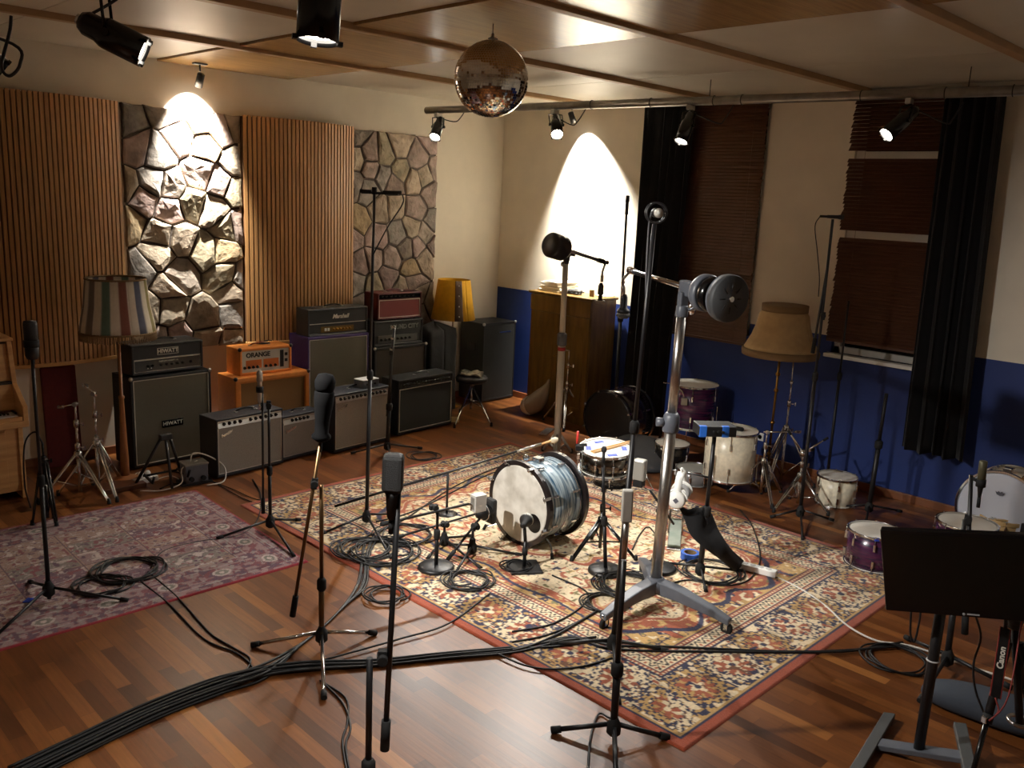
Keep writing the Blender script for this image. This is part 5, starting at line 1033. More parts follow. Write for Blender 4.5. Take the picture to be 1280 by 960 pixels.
# light chrome tripod in front of the cabinet
o = fl(706, 531); r = chrome_stand('drum_hardware_stand', 'light chrome tripod stand in front of the wooden cabinet', G0(o), up(711, 438, o).z, .3, 3.3, 'drum hardware stand', .42); t = G0(o) + UPZ * (up(711, 438, o).z); part(r, 'tee_handle', MB().rod(t - HR * .05, t + HR * .02, .008), M_chrome)
# cymbal stands beside the bell lamp
o = fl(975, 606); H = up(989, 478, o).z; r = chrome_stand('cymbal_stand', 'chrome cymbal stand standing upright in front of the bell lamp', G0(o), H, .3, .6, 'cymbal stand', .55); part(r, 'cymbal_arm', MB().rod(G0(o) + UPZ * H, up(992, 450, o), .006), M_chrome); part(r, 'tilter', MB().ball(G0(o) + UPZ * H, .018), M_chrome)
o = fl(950, 622); H = up(959, 540, o).z; r = chrome_stand('cymbal_stand', 'short chrome cymbal stand between the cream floor tom and the bell lamp', G0(o), H, .28, 1.4, 'cymbal stand', .34); boom_top(r, o, H, (HR + UPZ * .05).normalized(), .28)
o = fl(996, 636); H = up(1003, 566, o).z; r = chrome_stand('snare_stand', 'empty chrome snare basket stand with raised arms', G0(o), H, .26, .2, 'drum hardware stand', .3); c = G0(o) + UPZ * H
part(r, 'basket_hub', MB().ball(c, .035, 12, 8), M_chrome)
for dd in ((HR * .8 + UPZ * .6), (-HR * .6 + UPZ * .75), (HV * -.7 + UPZ * .3)):
    dd = dd.normalized(); part(r, 'basket_arm', MB().rod(c, c + dd * .22, .008), M_chrome); part(r, 'arm_tip', MB().rod(c + dd * .2, c + dd * .24, .011), M_rub)

# ================================================================== headphone box stand, headphones, tape, bag
b = fl(874, 724); t = up(893, 546, b); st = mic_stand('black stand carrying the headphone box with blue tape', b, t.z, [fl(830, 706), fl(882, 741), fl(925, 716)], r=.0165, lean=t, hub=.09, collar=.5)
p = up(893, 536, b); q = (HR * .98 + HV * .1).normalized(); w = UPZ.cross(q)
r = thing('headphone_box', 'small black headphone mixer wrapped with blue tape on a stand', 'mixer', p - UPZ * .035); part(r, 'box_body', MB().obox(p, q * .125, w * .08, UPZ * .035), M_vinyl, bev=.006)
for s in (-.1, .05): part(r, 'blue_tape', MB().obox(p + q * s - w * .066, q * .024, w * .0155, UPZ * .037), mat('bright_blue_tape', (40, 110, 214), .6), bev=.003)
for s in (-.03, .0, .03): part(r, 'control_knob', MB().rod(p - w * .08 + q * s, p - w * .095 + q * s, .009), M_rub)
solo('microphone_pouch', 'black pouch and lead lying behind the headphone box on the tom', 'pouch', MB().tube(smooth_path([TOMC + V3((-.14, -.12, .02)), TOMC + V3((-.03, -.08, .035)), TOMC + V3((.05, -.02, .03)), TOMC + V3((.1, .02, .022))], 5), [.012] + [.02] * 14 + [.012], 10), M_black)
# headphones
p = up(850, 611, b, -.03); r = thing('headphones', 'white headphones hanging beside the headphone box stand', 'headphones', p - UPZ * .1); q = (HR * .36 + HV * .93).normalized(); w = UPZ.cross(q)
K = 1.32
arc = [p + q * (.075 * K * math.cos(a)) + UPZ * (.085 * K * math.sin(a)) for a in [PI * (i / 20) for i in range(21)]]
mb = MB(); rows = [[c - w * .018 * K for c in arc], [c + w * .018 * K for c in arc]]; mb.sheet(rows); part(r, 'headband', mb, M_white, solid=.01)
for s in (-1, 1):
    c = p + q * .07 * K * s - UPZ * .035 * K; cup = part(r, 'ear_cup', MB().lathe(c, q * s, [(.0, -.012), (.042 * K, -.012), (.046 * K, 0), (.046 * K, .018), (.038 * K, .03), (0, .032)], 28), M_white); part(cup, 'ear_pad', MB().torus(c - q * s * .022, q, .034 * K, .016, 24, 8), mat('grey_ear_pad', (150, 150, 150), .8)); part(cup, 'yoke', MB().tube([c + w * .052 * K * math.cos(a) + UPZ * (.052 * K * math.sin(a)) for a in [PI * i / 10 for i in range(11)]], .007, 6), M_white)
    e = c + q * s * .0325; part(cup, 'diamond_mark', MB().prism([e + UPZ * .02, e + w * .02, e - UPZ * .02, e - w * .02], q * s * .001), mat('grey_print', (90, 90, 100), .6))
hk = up(855, 594, b, -.02); kn = b + (t - b) * .62
part(r, 'hanging_loop', MB().tube(smooth_path([p + UPZ * .086 * K, p + UPZ * .11 * K, hk + UPZ * .02 + HR * .01], 5), .007, 8), M_white)
part(st, 'hook_arm', MB().tube([b + (t - b) * .72, hk + UPZ * .02 + HR * .015], .006, 8), M_black)
# tape roll resting on the pedal board
o = fl(861, 694); z = .0
r = thing('tape_roll', 'roll of blue adhesive tape beside the foot of the headphone stand', 'tape', G0(fl(862, 700)) + UPZ * .012); c = r.location.copy(); part(r, 'tape_body', MB().lathe(c, UPZ, [(.046, 0), (.068, 0), (.068, .05), (.046, .05), (.046, 0)], 36, False), mat('tape_roll_blue', (44, 98, 196), .5), bev=.002); part(r, 'cardboard_core', MB().lathe(c, UPZ, [(.042, .001), (.0458, .001), (.0458, .049), (.042, .049), (.042, .001)], 36, False), M_braid)
# green pedal board on a folded keyboard tripod
a0, a1 = fl(842, 688), fl(846, 640); d = (G0(a1) - G0(a0)).normalized(); e = d.cross(UPZ); r = thing('foot_pedal', 'green topped foot pedal behind the chrome boom column', 'pedal', G0(a0) + d * .15)
part(r, 'foot_board', MB().hexa([G0(a0) - e * .045 + UPZ * .03, G0(a0) + e * .045 + UPZ * .03, G0(a0) + d * .3 + e * .04 + UPZ * .13, G0(a0) + d * .3 - e * .04 + UPZ * .13, G0(a0) - e * .045 + UPZ * .042, G0(a0) + e * .045 + UPZ * .042, G0(a0) + d * .3 + e * .04 + UPZ * .142, G0(a0) + d * .3 - e * .04 + UPZ * .142]), mat('worn_green_paint', (84, 104, 84), .45, c2=(120, 128, 110), vs=9)); part(r, 'base_plate', MB().obox(G0(a0) + d * .16 + UPZ * .016, d * .19, e * .05, UPZ * .005), M_steel, bev=.002)
part(r, 'pedal_post', MB().rod(G0(a0) + d * .32 + e * .05 + UPZ * .015, G0(a0) + d * .32 + e * .05 + UPZ * .2, .009).rod(G0(a0) + d * .32 - e * .05 + UPZ * .015, G0(a0) + d * .32 - e * .05 + UPZ * .2, .009).rod(G0(a0) + d * .32 - e * .06 + UPZ * .2, G0(a0) + d * .32 + e * .06 + UPZ * .2, .008), M_steel)
# soft black bag
def along(P, t):
    f = t * (len(P) - 1); k = min(int(f), len(P) - 2); return P[k] + (P[k + 1] - P[k]) * (f - k)
def hang(x, y, dd, z): q_ = up(x, y, b, dd); return q_ if z is None else fl(x, y, z)
LP = [hang(847, 633, -.06, None), hang(854, 648, -.07, None), hang(862, 666, -.08, None), hang(884, 688, -.06, None), fl(915, 711, .03)]; RP = [hang(876, 632, .08, None), hang(889, 642, .08, None), hang(896, 662, .08, None), hang(912, 684, .06, None), fl(931, 703, .03)]
mb = MB(); rows = []
for i in range(13):
    t_ = i / 12; l, m_ = along(LP, t_), along(RP, t_); rows.append([l + (m_ - l) * (j / 8) + UPZ * (.012 * math.sin(j * 1.4 + i * .7)) - HV * (.015 * math.cos(i * .8 + j) + .05 * math.sin(PI * j / 8)) for j in range(9)])
solo('padded_bag', 'limp black padded bag slung against the headphone stand legs', 'bag', MB().sheet(rows), M_vel, solid=.03, sub=1)
# white power strip on the rug
a, e1 = fl(924, 712), fl(970, 724); d = (G0(e1) - G0(a)).normalized(); e = d.cross(UPZ); c = (G0(a) + G0(e1)) / 2 + UPZ * .038; L = (G0(e1) - G0(a)).length / 2
r = thing('power_strip', 'white power strip lying on the cream rug corner near the black bag', 'power strip', c - UPZ * .025); part(r, 'housing', MB().obox(c, d * L, e * .03, UPZ * .022), M_white, bev=.006)
for k in range(4): part(r, 'socket', MB().disc(c + d * (L * (-.7 + .42 * k)) + UPZ * .021, UPZ, .02, .004), mat('pale_grey_plastic', (190, 190, 186), .5))
# power strip and transformer by the tall black cabinet
a, e1 = fl(168, 607), fl(196, 600); d = (G0(e1) - G0(a)).normalized(); e = d.cross(UPZ); c = (G0(a) + G0(e1)) / 2 + UPZ * .026; L = (G0(e1) - G0(a)).length / 2
r = thing('power_strip', 'white power strip with plugs on the floor in front of the tall black cabinet', 'power strip', c - UPZ * .025); part(r, 'housing', MB().obox(c, d * L, e * .03, UPZ * .024), M_white, bev=.006)
for k in range(2): part(r, 'plug', MB().lathe(c + d * (L * (-.4 + .6 * k)) + UPZ * .024, UPZ, [(.024, 0), (.024, .04), (.012, .055), (0, .055)], 16), M_white)
o = G0(fl(243, 603)); r = thing('transformer', 'grey mains transformer with looping white leads beside the wide combo', 'transformer', o); q = V3((.1, 1, 0)).normalized(); w = UPZ.cross(q)
part(r, 'housing', MB().obox(o + UPZ * .10, q * .095, w * .075, UPZ * .075), M_grey, bev=.006); part(r, 'lid', MB().obox(o + UPZ * .18, q * .1, w * .08, UPZ * .008), mat('grey_lid', (128, 126, 116), .5), bev=.003); part(r, 'foot_plate', MB().obox(o + UPZ * .012, q * .13, w * .08, UPZ * .012), M_black, bev=.003)
for s in (-.05, .05): part(r, 'outlet', MB().rod(o - w * .075 + q * s + UPZ * .06, o - w * .1 + q * s + UPZ * .06, .02), M_rub)
M_wc = mat('white_cable', (214, 210, 200), .5)
mb = MB().tube(smooth_path([o + UPZ * .19 - q * .03, o + UPZ * .26 + q * .0, o + UPZ * .22 + q * .12, o + UPZ * .12 + q * .24 - w * .05, o + UPZ * .02 + q * .2 - w * .15, o + UPZ * .012 + q * .05 - w * .16], 6), .006, 6); mb.tube(smooth_path([o + UPZ * .19 + q * .03, o + UPZ * .15 - q * .11 - w * .03, o + UPZ * .05 - q * .14 - w * .1, o + UPZ * .012 - q * .3 - w * .1, o + UPZ * .012 - q * .45 - w * .02], 6), .005, 6)
solo('mains_lead', 'white mains leads looping over the grey transformer', 'cable', mb, M_wc)
# guitar stand
a = fl(207, 548, 0); b = G0(fl(205, 607)); T = up(207, 546, b); r = thing('guitar_stand', 'black folding guitar stand in front of the tall black cabinet', 'guitar stand', b); e = V3((0, 1, 0))
for s in (-1, 1): part(r, 'leg', MB().tube([T + e * .035 * s, b + e * .2 * s - V3((1, 0, 0)) * .1 + UPZ * .02], .013, 8), M_black); part(r, 'cradle_arm', MB().tube([b + e * .14 * s + UPZ * .11 + V3((-.05, 0, 0)), b + e * .15 * s + UPZ * .09 + V3((.14, 0, 0)), b + e * .15 * s + UPZ * .15 + V3((.17, 0, 0))], .011, 8), M_rub)
part(r, 'top_hinge', MB().obox(T, e * .05, V3((.025, 0, 0)), UPZ * .025), M_black, bev=.006); part(r, 'rear_leg', MB().rod(T, b + V3((.16, 0, .015)), .012), M_black); part(r, 'cross_bar', MB().rod(b + e * .15 + UPZ * .1 + V3((-.05, 0, 0)), b - e * .15 + UPZ * .1 + V3((-.05, 0, 0)), .009), M_black)
# wooden board on the floor behind the chrome stands
c = G0(fl(152, 610)); solo('wooden_board', 'dark wooden board lying flat on the floor behind the chrome stands', 'board', MB().obox(c + UPZ * .02, V3((.1, .0, 0)), V3((0, .17, 0)), UPZ * .02), mat('dark_walnut', (84, 46, 24), .4, var=.2, vs=6, stretch=(8, 1, 1)), bev=.004)

# ================================================================== monitor on a wheeled stand and camera tripod at the right edge
mp = up(1107, 763, fl(1145, 950)); b = G0(fl(1146, 951)); T = up(1173, 774, b)
A = up(1107, 763, fl(1145, 950), -.13); Bc = up(1262, 776, b, -.13); q = (Bc - A).normalized(); W = .68; Dv = up(1107, 662, b, -.13) - A; H = Dv.length; Dv = (Dv - q * Dv.dot(q)).normalized(); n = q.cross(Dv); F = Fr(A, q, n); F.z = Dv
r = thing('monitor', 'black flat screen monitor on a wheeled pole stand', 'monitor', F(W / 2, -.02, 0)); part(r, 'housing', MB().fbox(F, 0, W, -.045, 0, 0, H), M_blackgloss, bev=.006); part(r, 'screen', MB().fbox(F, .018, W - .018, 0, .002, .028, H - .018), mat('dark_screen', (10, 12, 10), .22)); part(r, 'bezel_logo', MB().disc(F(.315, .0005, .0135), n, .006, .0015, 14).fbox(F, .327, .375, 0, .0012, .011, .017), mat('logo_grey', (150, 150, 150), .4)); part(r, 'mount_plate', MB().fbox(F, W * .28, W * .5, -.07, -.045, .05, H - .06), M_black, bev=.004)
r = thing('monitor_stand', 'black pole stand on wheeled flat feet below the monitor', 'stand', b); pt = F(W * .36, -.085, H * .4); ax = V3((0, 0, 1)); base = G0(pt) * .0 + b
part(r, 'pole', MB().rod(b + UPZ * .06, V3((b.x, b.y, pt.z)), .024, n=18), M_black); part(r, 'mount_arm', MB().obox(V3((b.x, b.y, pt.z)) * .5 + pt * .5, (pt - V3((b.x, b.y, pt.z))) * .52, UPZ.cross((pt - V3((b.x, b.y, pt.z))).normalized()) * .03, UPZ * .03), M_black, bev=.004); part(r, 'cable_tie', MB().torus(b + UPZ * (T.z * .72), UPZ, .0255, .004, 20, 6), mat('tie_grey', (190, 190, 190), .5))
part(r, 'cross_beam', MB().obox(b + UPZ * .055 + q * .0, q * .2, n * .035, UPZ * .014), M_grey, bev=.004)
for s in (-1, 1):
    c = b + q * .2 * s; bm = part(r, 'floor_beam', MB().obox(c + UPZ * .06, (n * 1 + q * .15 * s).normalized() * .28, q * .028, UPZ * .014), mat('grey_beam', (70, 72, 72), .5), bev=.004)
    for k in (-1, 1): cc = c + (n * 1 + q * .15 * s).normalized() * .24 * k; part(bm, 'caster_wheel', MB().lathe(cc + UPZ * .025 - q * .014, q, [(.02, 0), (.025, .005), (.025, .023), (.02, .028)], 18), M_rub)
for (x, y), (x2, y2), lb in (((1219, 775), (1236, 905), 'black cable hanging from the monitor beside the camera tripod'), ((1140, 768), (1143, 795), 'grey cable loop hanging below the monitor corner')):
    P = [up(x, y - 8, b, .06), up(x + 7, y + 22, b, .06), up(x - 2, y + 55, b, .06), up(x + 1, y + 90, b, .06), up(x2, y2, b, .06)] if y2 > 850 else [up(x - 1, y - 6, b, .08), up(x - 2, y + 24, b, .08), up(x + 3, y + 34, b, .08), up(x + 9, y + 10, b, .08), up(x + 11, y - 6, b, .08)]
    solo('monitor_cable', lb, 'cable', MB().tube(smooth_path(P, 6), .005, 6), M_cable)
# tripod with camera
b = G0(fl(1262, 975)); T = up(1268, 800, b); r = thing('camera_tripod', 'black camera tripod with shiny joints beside the monitor', 'tripod', b); C0 = up(1267, 790, b)
part(r, 'center_column', MB().rod(b + UPZ * .28, C0 + UPZ * .03, .017), M_black); part(r, 'tripod_head', MB().ball(C0 + UPZ * .06, .034).obox(C0 + UPZ * .10, HR * .045, HV * .045, UPZ * .012).rod(C0 + UPZ * .02, C0 + UPZ * .05, .03), M_black, bev=.003)
for k, a in enumerate((PI * .95, PI * 1.62, PI * .25)):
    f = G0((fl(1206, 1003), fl(1345, 1010), fl(1292, 918))[k]); d = (f - b).normalized(); h0 = C0 - UPZ * .04 + d * .03; m1 = h0 + (f - h0) * .48
    lg = part(r, 'leg', MB().rod(h0, m1, .019, .018), M_black); part(lg, 'lower_leg', MB().rod(m1, f + UPZ * .015, .0125, .011), M_blackgloss); part(lg, 'leg_lock', MB().rod(m1 - (f - h0).normalized() * .02, m1 + (f - h0).normalized() * .02, .023), M_rub); part(lg, 'lock_lever', MB().obox(m1 + d * .025, d * .006, UPZ.cross(d) * .012, UPZ * .016), M_chrome, bev=.003)
part(r, 'spreader_ring', MB().torus(b + UPZ * .30, UPZ, .05, .009, 24, 6), M_steel)
cm = up(1258, 738, b); r = thing('video_camera', 'dark camera with a rounded top on the tripod at the picture edge', 'camera', C0 + UPZ * .112); part(r, 'camera_body', MB().obox(C0 + UPZ * .17, HR * .07, HV * .05, UPZ * .055), M_vinyl, bev=.014); part(r, 'prism_hump', MB().ball(C0 + UPZ * .235 + HR * -.005, .05, 18, 12, (HR * .055, HV * .045, UPZ * .038)), M_blackgloss); part(r, 'lens', MB().lathe(C0 + UPZ * .17 + HV * .05, HV, [(.045, 0), (.045, .08), (.04, .1), (0, .09)], 24), M_black); part(r, 'lens_glass', MB().disc(C0 + UPZ * .17 + HV * .142, HV, .034, .003), M_glass)
# strap with red edges and white lettering
s0 = up(1257, 785, b, -.12); s1 = up(1244, 872, b, -.30); d = (s1 - s0).normalized(); e = (HR * .97 - HV * .1); e = (e - d * e.dot(d)).normalized(); nn = d.cross(e) ; nn = -nn if nn.dot(HV) > 0 else nn
mid = (s0 + s1) / 2; L = (s1 - s0).length / 2
st = part(r, 'neck_strap', MB().obox(mid, d * L, e * .019, nn * .002), M_black, bev=.001); part(st, 'red_edge', MB().obox(mid + e * .0215, d * L, e * .0016, nn * .0024).obox(mid - e * .0215, d * L, e * .0016, nn * .0024), mat('strap_red', (120, 28, 20), .6)); text(st, 'strap_lettering', 'Canon', mid - d * .02 + nn * .003, -d, e * -1 if (-d).cross(e * -1).dot(nn) > 0 else e, .036, M_ink, .0005, bold=.0012)
part(r, 'strap_cord', MB().tube(smooth_path([s1, s1 + d * .05 + e * .02, s1 + d * .1 - e * .01, s1 + UPZ * .03 + e * .05, C0 + UPZ * .13 - HV * .04], 5), .0035, 6), mat('strap_red', (120, 28, 20), .6)); part(r, 'strap_top', MB().tube(smooth_path([s0, s0 + UPZ * .1 + HV * .02, C0 + UPZ * .2 - HR * .06], 5), .009, 8), M_black)
# padded blanket bag on the floor
c = G0(fl(1215, 893)); rows = []; q = (fl(1290, 925) - fl(1135, 872)); q.z = 0; L = q.length; q.normalize(); w = UPZ.cross(q); P = []
mb = MB(); mb.tube([c + q * L * (t - .42) + UPZ * (.02 + rr * .62) for t, rr in ((0, .02), (.04, .07), (.2, .10), (.45, .115), (.7, .12), (.9, .11), (1.05, .05))], [.02, .07, .10, .115, .12, .11, .05], 18); mb.v = [(p[0], p[1], max(.004, p[2] * .8)) for p in mb.v]
solo('padded_bag', 'blue grey padded bag lying on the floor behind the camera tripod', 'bag', mb, mat('blue_grey_nylon', (56, 62, 72), .85, bump=.5, bs=12), sub=1)
# orange board and black case at the edge
p = G0(fl(1266, 690)); F = Fr(p, HR * .96 + HV * .28); r = thing('plywood_board', 'orange plywood board on a thin leg beside the cream bass drum', 'board', F(.16, 0, 0)); h = up(1279, 588, p).z
part(r, 'board', MB().hexa([F(.0, .0, .10), F(.36, .0, .10), F(.36, .0, h), F(.0, .0, h), F(.0, -.022, .10), F(.36, -.022, .10), F(.36, -.022, h), F(.0, -.022, h)]), mat('orange_ply', (196, 132, 44), .4, var=.1, vs=4, stretch=(1, 1, 6)), bev=.004)
for a in (.012, .34): part(r, 'leg', MB().fbox(F, a - .01, a + .01, -.02, 0, 0, .12), M_wood)
for z in (.66, .86): part(r, 'bolt_head', MB().disc(F(.035, 0, h * z), F.n, .012, .004), M_black)
p = G0(fl(1283, 716)); solo('equipment_case', 'black equipment case in front of the wooden chair', 'case', MB().obox(p + UPZ * .17 + HR * .14, HR * .17, HV * .12, UPZ * .17), M_vinyl, bev=.01)

# small loose pieces
c = G0(fl(683, 541)); q = (G0(fl(698, 528)) - G0(fl(670, 549))).normalized(); w = UPZ.cross(q)
solo('metal_plate', 'thin grey metal plate lying on the floor before the wooden cabinet', 'plate', MB().obox(c + UPZ * .012, q * .14, w * .045, UPZ * .008), M_steel, bev=.004)
p = so + tilt * .15 + (HR * -.19 - HV * .02); r = thing('clip_microphone', 'black clip microphone with a red tipped lead clamped to the snare rim', 'microphone', p - UPZ * .02); part(r, 'clamp', MB().obox(p, HR * .03, HV * .02, UPZ * .02), M_black, bev=.004); part(r, 'mic_arm', MB().rod(p + UPZ * .018 - HR * .03, p + UPZ * .026 + HR * .05, .011), M_micb); part(r, 'red_tip', MB().rod(p + UPZ * .03 - HR * .02, p + UPZ * .12 - HR * .02, .008), mat('red_plug', (214, 52, 44), .5))
p = V3((3.36, -.42, .62)) + (-HV * .26) * .9 - HR * .14; r = thing('clip_microphone', 'small pale square clip microphone hanging at the purple floor tom rim', 'microphone', p); part(r, 'body', MB().obox(p, HR * .03, HV * .012, UPZ * .035), M_mics, bev=.004); part(r, 'gooseneck', MB().tube(smooth_path([p + UPZ * .035, p + UPZ * .11 - HR * .04, p + UPZ * .17 - HR * .14, p + UPZ * .18 - HR * .22], 5), .005, 6), M_chrome)
c = G0(fl(569, 527)); solo('small_box', 'tiny pale yellow box on the floor below the drum stool', 'box', MB().obox(c + UPZ * .025, HR * .045, HV * .03, UPZ * .025), mat('pale_yellow_card', (220, 206, 150), .6), bev=.002)
c = G0(fl(38, 753)); solo('tape_piece', 'scrap of blue tape stuck on the purple rug', 'tape', MB().obox(c + UPZ * .0135, HR * .03, HV * .028, UPZ * .002), MATS['blue_tape'])
# ================================================================== lighting pipe, stage lamps, mirror ball
M_pipe_s = mat('galvanised_pipe', (150, 146, 138), .38, .8, var=.15, vs=12)
PZ = 3.365
pa, pb = fl(533, 138, PZ), fl(1290, 112.5, PZ); pd = (pb - pa).normalized()
r = thing('lighting_pipe', 'long metal pipe hung below the ceiling along the window wall', 'pipe', pa); part(r, 'pipe_tube', MB().rod(pa, pa + pd * ((pb - pa).length + 1.6), .036, n=20), M_pipe_s)
for t in (.12, .58, .93, 1.2): q = pa + pd * ((pb - pa).length * t); part(r, 'hanger', MB().rod(q + UPZ * .03, V3((q.x, q.y, ZC - .05)), .004, n=6), M_black)
for x in (740, 814, 893, 928, 1077, 1182, 1267):
    f = (x - 533) / (1290 - 533); 
    lo_, hi_ = 0., 1.
    for _ in range(40):
        m_ = (lo_ + hi_) / 2; q = pa + (pb - pa) * m_; d = q - CAM; px_ = 640 + FPX * d.dot(RT) / d.dot(FW)
        if px_ < x: lo_ = m_
        else: hi_ = m_
    part(r, 'cable_tie', MB().torus(pa + (pb - pa) * lo_, pd, .039, .004, 20, 6), M_black)
qa, qb = V3((5.25, -8.6, PZ)), V3((5.25, -5.2, PZ))
qa = dep(-40, -52, 3.3); qb = dep(470, -95, 2.4)
r2 = thing('lighting_pipe', 'second metal pipe hung close overhead above the persian carpets', 'pipe', qa); part(r2, 'pipe_tube', MB().rod(qa + (qa - qb) * .6, qb + (qb - qa) * .6, .036, n=20), M_pipe_s)
M_lens = mat('lamp_lens', (255, 250, 240), .3, emit=24., ec=(255, 246, 232)); M_can = mat('black_lamp_can', (14, 14, 15), .22)
def aim(l, d): l.rotation_euler = d.to_track_quat('-Z', 'Y').to_euler()
def par(label, back, front, R, hang, watt, cone, blend=.6, col=(1, .96, .90), tail=None, tie=None, soft=.05):
    d = (front - back).normalized(); L = (front - back).length; e = d.cross(UPZ).normalized(); w = e.cross(d); r = thing('stage_lamp', label, 'stage lamp', hang)
    part(r, 'lamp_can', MB().lathe(back, d, [(0, -.012), (R * .55, -.01), (R * .78, .012), (R * .8, L * .24), (R * .97, L * .34), (R, L * .4), (R, L), (R * .95, L), (R * .95, L - .012), (R * .9, L * .5)], 32), M_can)
    part(r, 'lens', MB().lathe(back + d * (L - .02), d, [(R * .93, 0), (R * .6, .006), (0, .009)], 28), M_lens)
    for k in range(4):
        a = PI / 4 + k * PI / 2; q = e * math.cos(a) + w * math.sin(a); part(r, 'gel_clip', MB().obox(front + q * R * 1.06 - d * .004, q * R * .13, d.cross(q) * R * .14, d * .006), M_can)
    part(r, 'rear_cap', MB().lathe(back - d * .012, -d, [(R * .35, 0), (R * .32, R * .2), (0, R * .24)], 16), M_chrome if R < .07 else M_can)
    piv = back + d * L * .42; P = []
    yk = MB()
    for s in (-1, 1): yk.tube([piv + e * R * 1.08 * s, piv + e * R * 1.12 * s + (hang - piv) * .72, hang - UPZ * .03 + e * R * .35 * s], .006, 6)
    yk.rod(hang - UPZ * .03 - e * R * .4, hang - UPZ * .03 + e * R * .4, .008); part(r, 'yoke', yk, M_can)
    for s in (-1, 1): part(r, 'tilt_knob', MB().rod(piv + e * R * 1.02 * s, piv + e * R * 1.3 * s, .014), M_can)
    part(r, 'pipe_clamp', MB().obox(hang - UPZ * .005, pd * .02, pd.cross(UPZ) * .045, UPZ * .02), M_steel, bev=.004)
    if tail: part(r, 'supply_cable', MB().tube(smooth_path([back - d * .01] + tail, 6), .006, 6), M_cable)
    l = bpy.data.lights.new('lamp_beam', 'SPOT'); l.energy = watt; l.spot_size = math.radians(cone); l.spot_blend = blend; l.color = col; l.shadow_soft_size = soft
    lo = bpy.data.objects.new('lamp_beam', l); COL.objects.link(lo); lo.parent = r; lo.location = front + d * .03 - V3(hang); aim(lo, d); return r
def pipe_at(x):
    a, b = 0., 1.
    for _ in range(40):
        m_ = (a + b) / 2; q = pa + (pb - pa) * m_; d = q - CAM
        if 640 + FPX * d.dot(RT) / d.dot(FW) < x: a = m_
        else: b = m_
    return pa + (pb - pa) * a
def dpt(p): return (p - CAM).dot(FW)
WP = 235.
def lamp(label, bk, D, sdir, facing, L, hang, w, cone, tail=None, R=.056):
    b_ = dep(bk[0], bk[1], D); v = (b_ - CAM).normalized(); rx = (RT - v * RT.dot(v)).normalized(); ry = (UP - v * UP.dot(v) - rx * UP.dot(rx)).normalized()
    q = V3(sdir).normalized(); d = (rx * q.x - ry * q.y) * math.cos(math.radians(facing)) - v * math.sin(math.radians(facing))
    return par(label, b_, b_ + d * L, R, hang, WP * w, cone, .85, tail=tail)
for x, bk, sd, fc, L, lb, tl, w in ((548, (551, 149), (-9, 24), 46, .28, 'stage lamp hanging at the far end of the window side pipe', (575, 148), .9), (694, (695, 147), (2, 25), 57, .28, 'stage lamp facing the room in front of the bright plaster wall', (722, 152), 1.5),
        (864, (865, 142), (-13, 38), 30, .28, 'stage lamp hanging before the black curtain and the narrower blind', (905, 150), 1.0), (1138, (1144, 138), (-36, 36), 36, .30, 'stage lamp tilted sideways on the pipe near the blind with two gaps', (1190, 150), .7)):
    h = pipe_at(x); D = dpt(h)
    lamp(lb, bk, D, sd, fc, L, h - UPZ * .045, w, 75, [dep(tl[0] - 8, tl[1] + 4, D), dep(tl[0], tl[1], D), dep(tl[0] + 14, tl[1] - 22, D)])
lamp('black stage lamp overhead on the second pipe, pointing across the room', (104, 27), 3.15, (66, 37), 17, .225, dep(128, -28, 3.12), 1.8, 75, [dep(150, -5, 3.2), dep(140, -25, 3.2)])
lamp('black stage lamp overhead on the second pipe, pointing steeply down', (404, -76), 2.28, (-12, 76), 19, .26, dep(410, -120, 2.3), .9, 90)
b_ = dep(-80, 26, 3.3); q = (V3((4.25, -3.2, .15)) - b_).normalized()
par('stage lamp at the very edge of the picture with a looped cable', b_, b_ + q * .26, .056, dep(-92, -30, 3.3), WP * 3.4, 48, .9, tail=[dep(16, 55, 3.2), dep(25, 80, 3.2), dep(12, 95, 3.2), dep(2, 82, 3.2), dep(12, 40, 3.2), dep(14, 20, 3.2)])
# small ceiling spots by the walls
def wall_spot(label, p, d, watt, cone):
    r = thing('ceiling_spot', label, 'spotlight', V3((p.x, p.y, ZC - .03))); part(r, 'mount_plate', MB().box(p.x - .03, p.x + .03, p.y - .06, p.y + .06, ZC - .045, ZC - .03), M_black, bev=.003); part(r, 'stem', MB().rod(V3((p.x, p.y, ZC - .1)), V3((p.x, p.y, ZC - .04)), .008), M_black)
    d = d.normalized(); part(r, 'lamp_barrel', MB().lathe(p - d * .05, d, [(.0, 0), (.025, .002), (.033, .01), (.035, .13), (.032, .13), (.031, .11)], 24), M_black); part(r, 'lens', MB().lathe(p + d * .068, d, [(.031, 0), (0, .004)], 20), M_lens)
    l = bpy.data.lights.new('spot_beam', 'SPOT'); l.energy = watt; l.spot_size = math.radians(cone); l.spot_blend = 1.; l.color = (1, .94, .83); l.shadow_soft_size = .03
    lo = bpy.data.objects.new('spot_beam', l); COL.objects.link(lo); lo.parent = r; lo.location = p + d * .085 - V3(r.location); aim(lo, d)
wall_spot('small ceiling spot shining down over the stone facing', V3((.26, -4.06, ZC - .16)), V3((-.70, .03, -1)), 3400., 82)
wall_spot('small ceiling spot shining down the plaster above the wooden cabinet', V3((1.33, -.24, ZC - .16)), V3((.14, .44, -1)), 3000., 80)
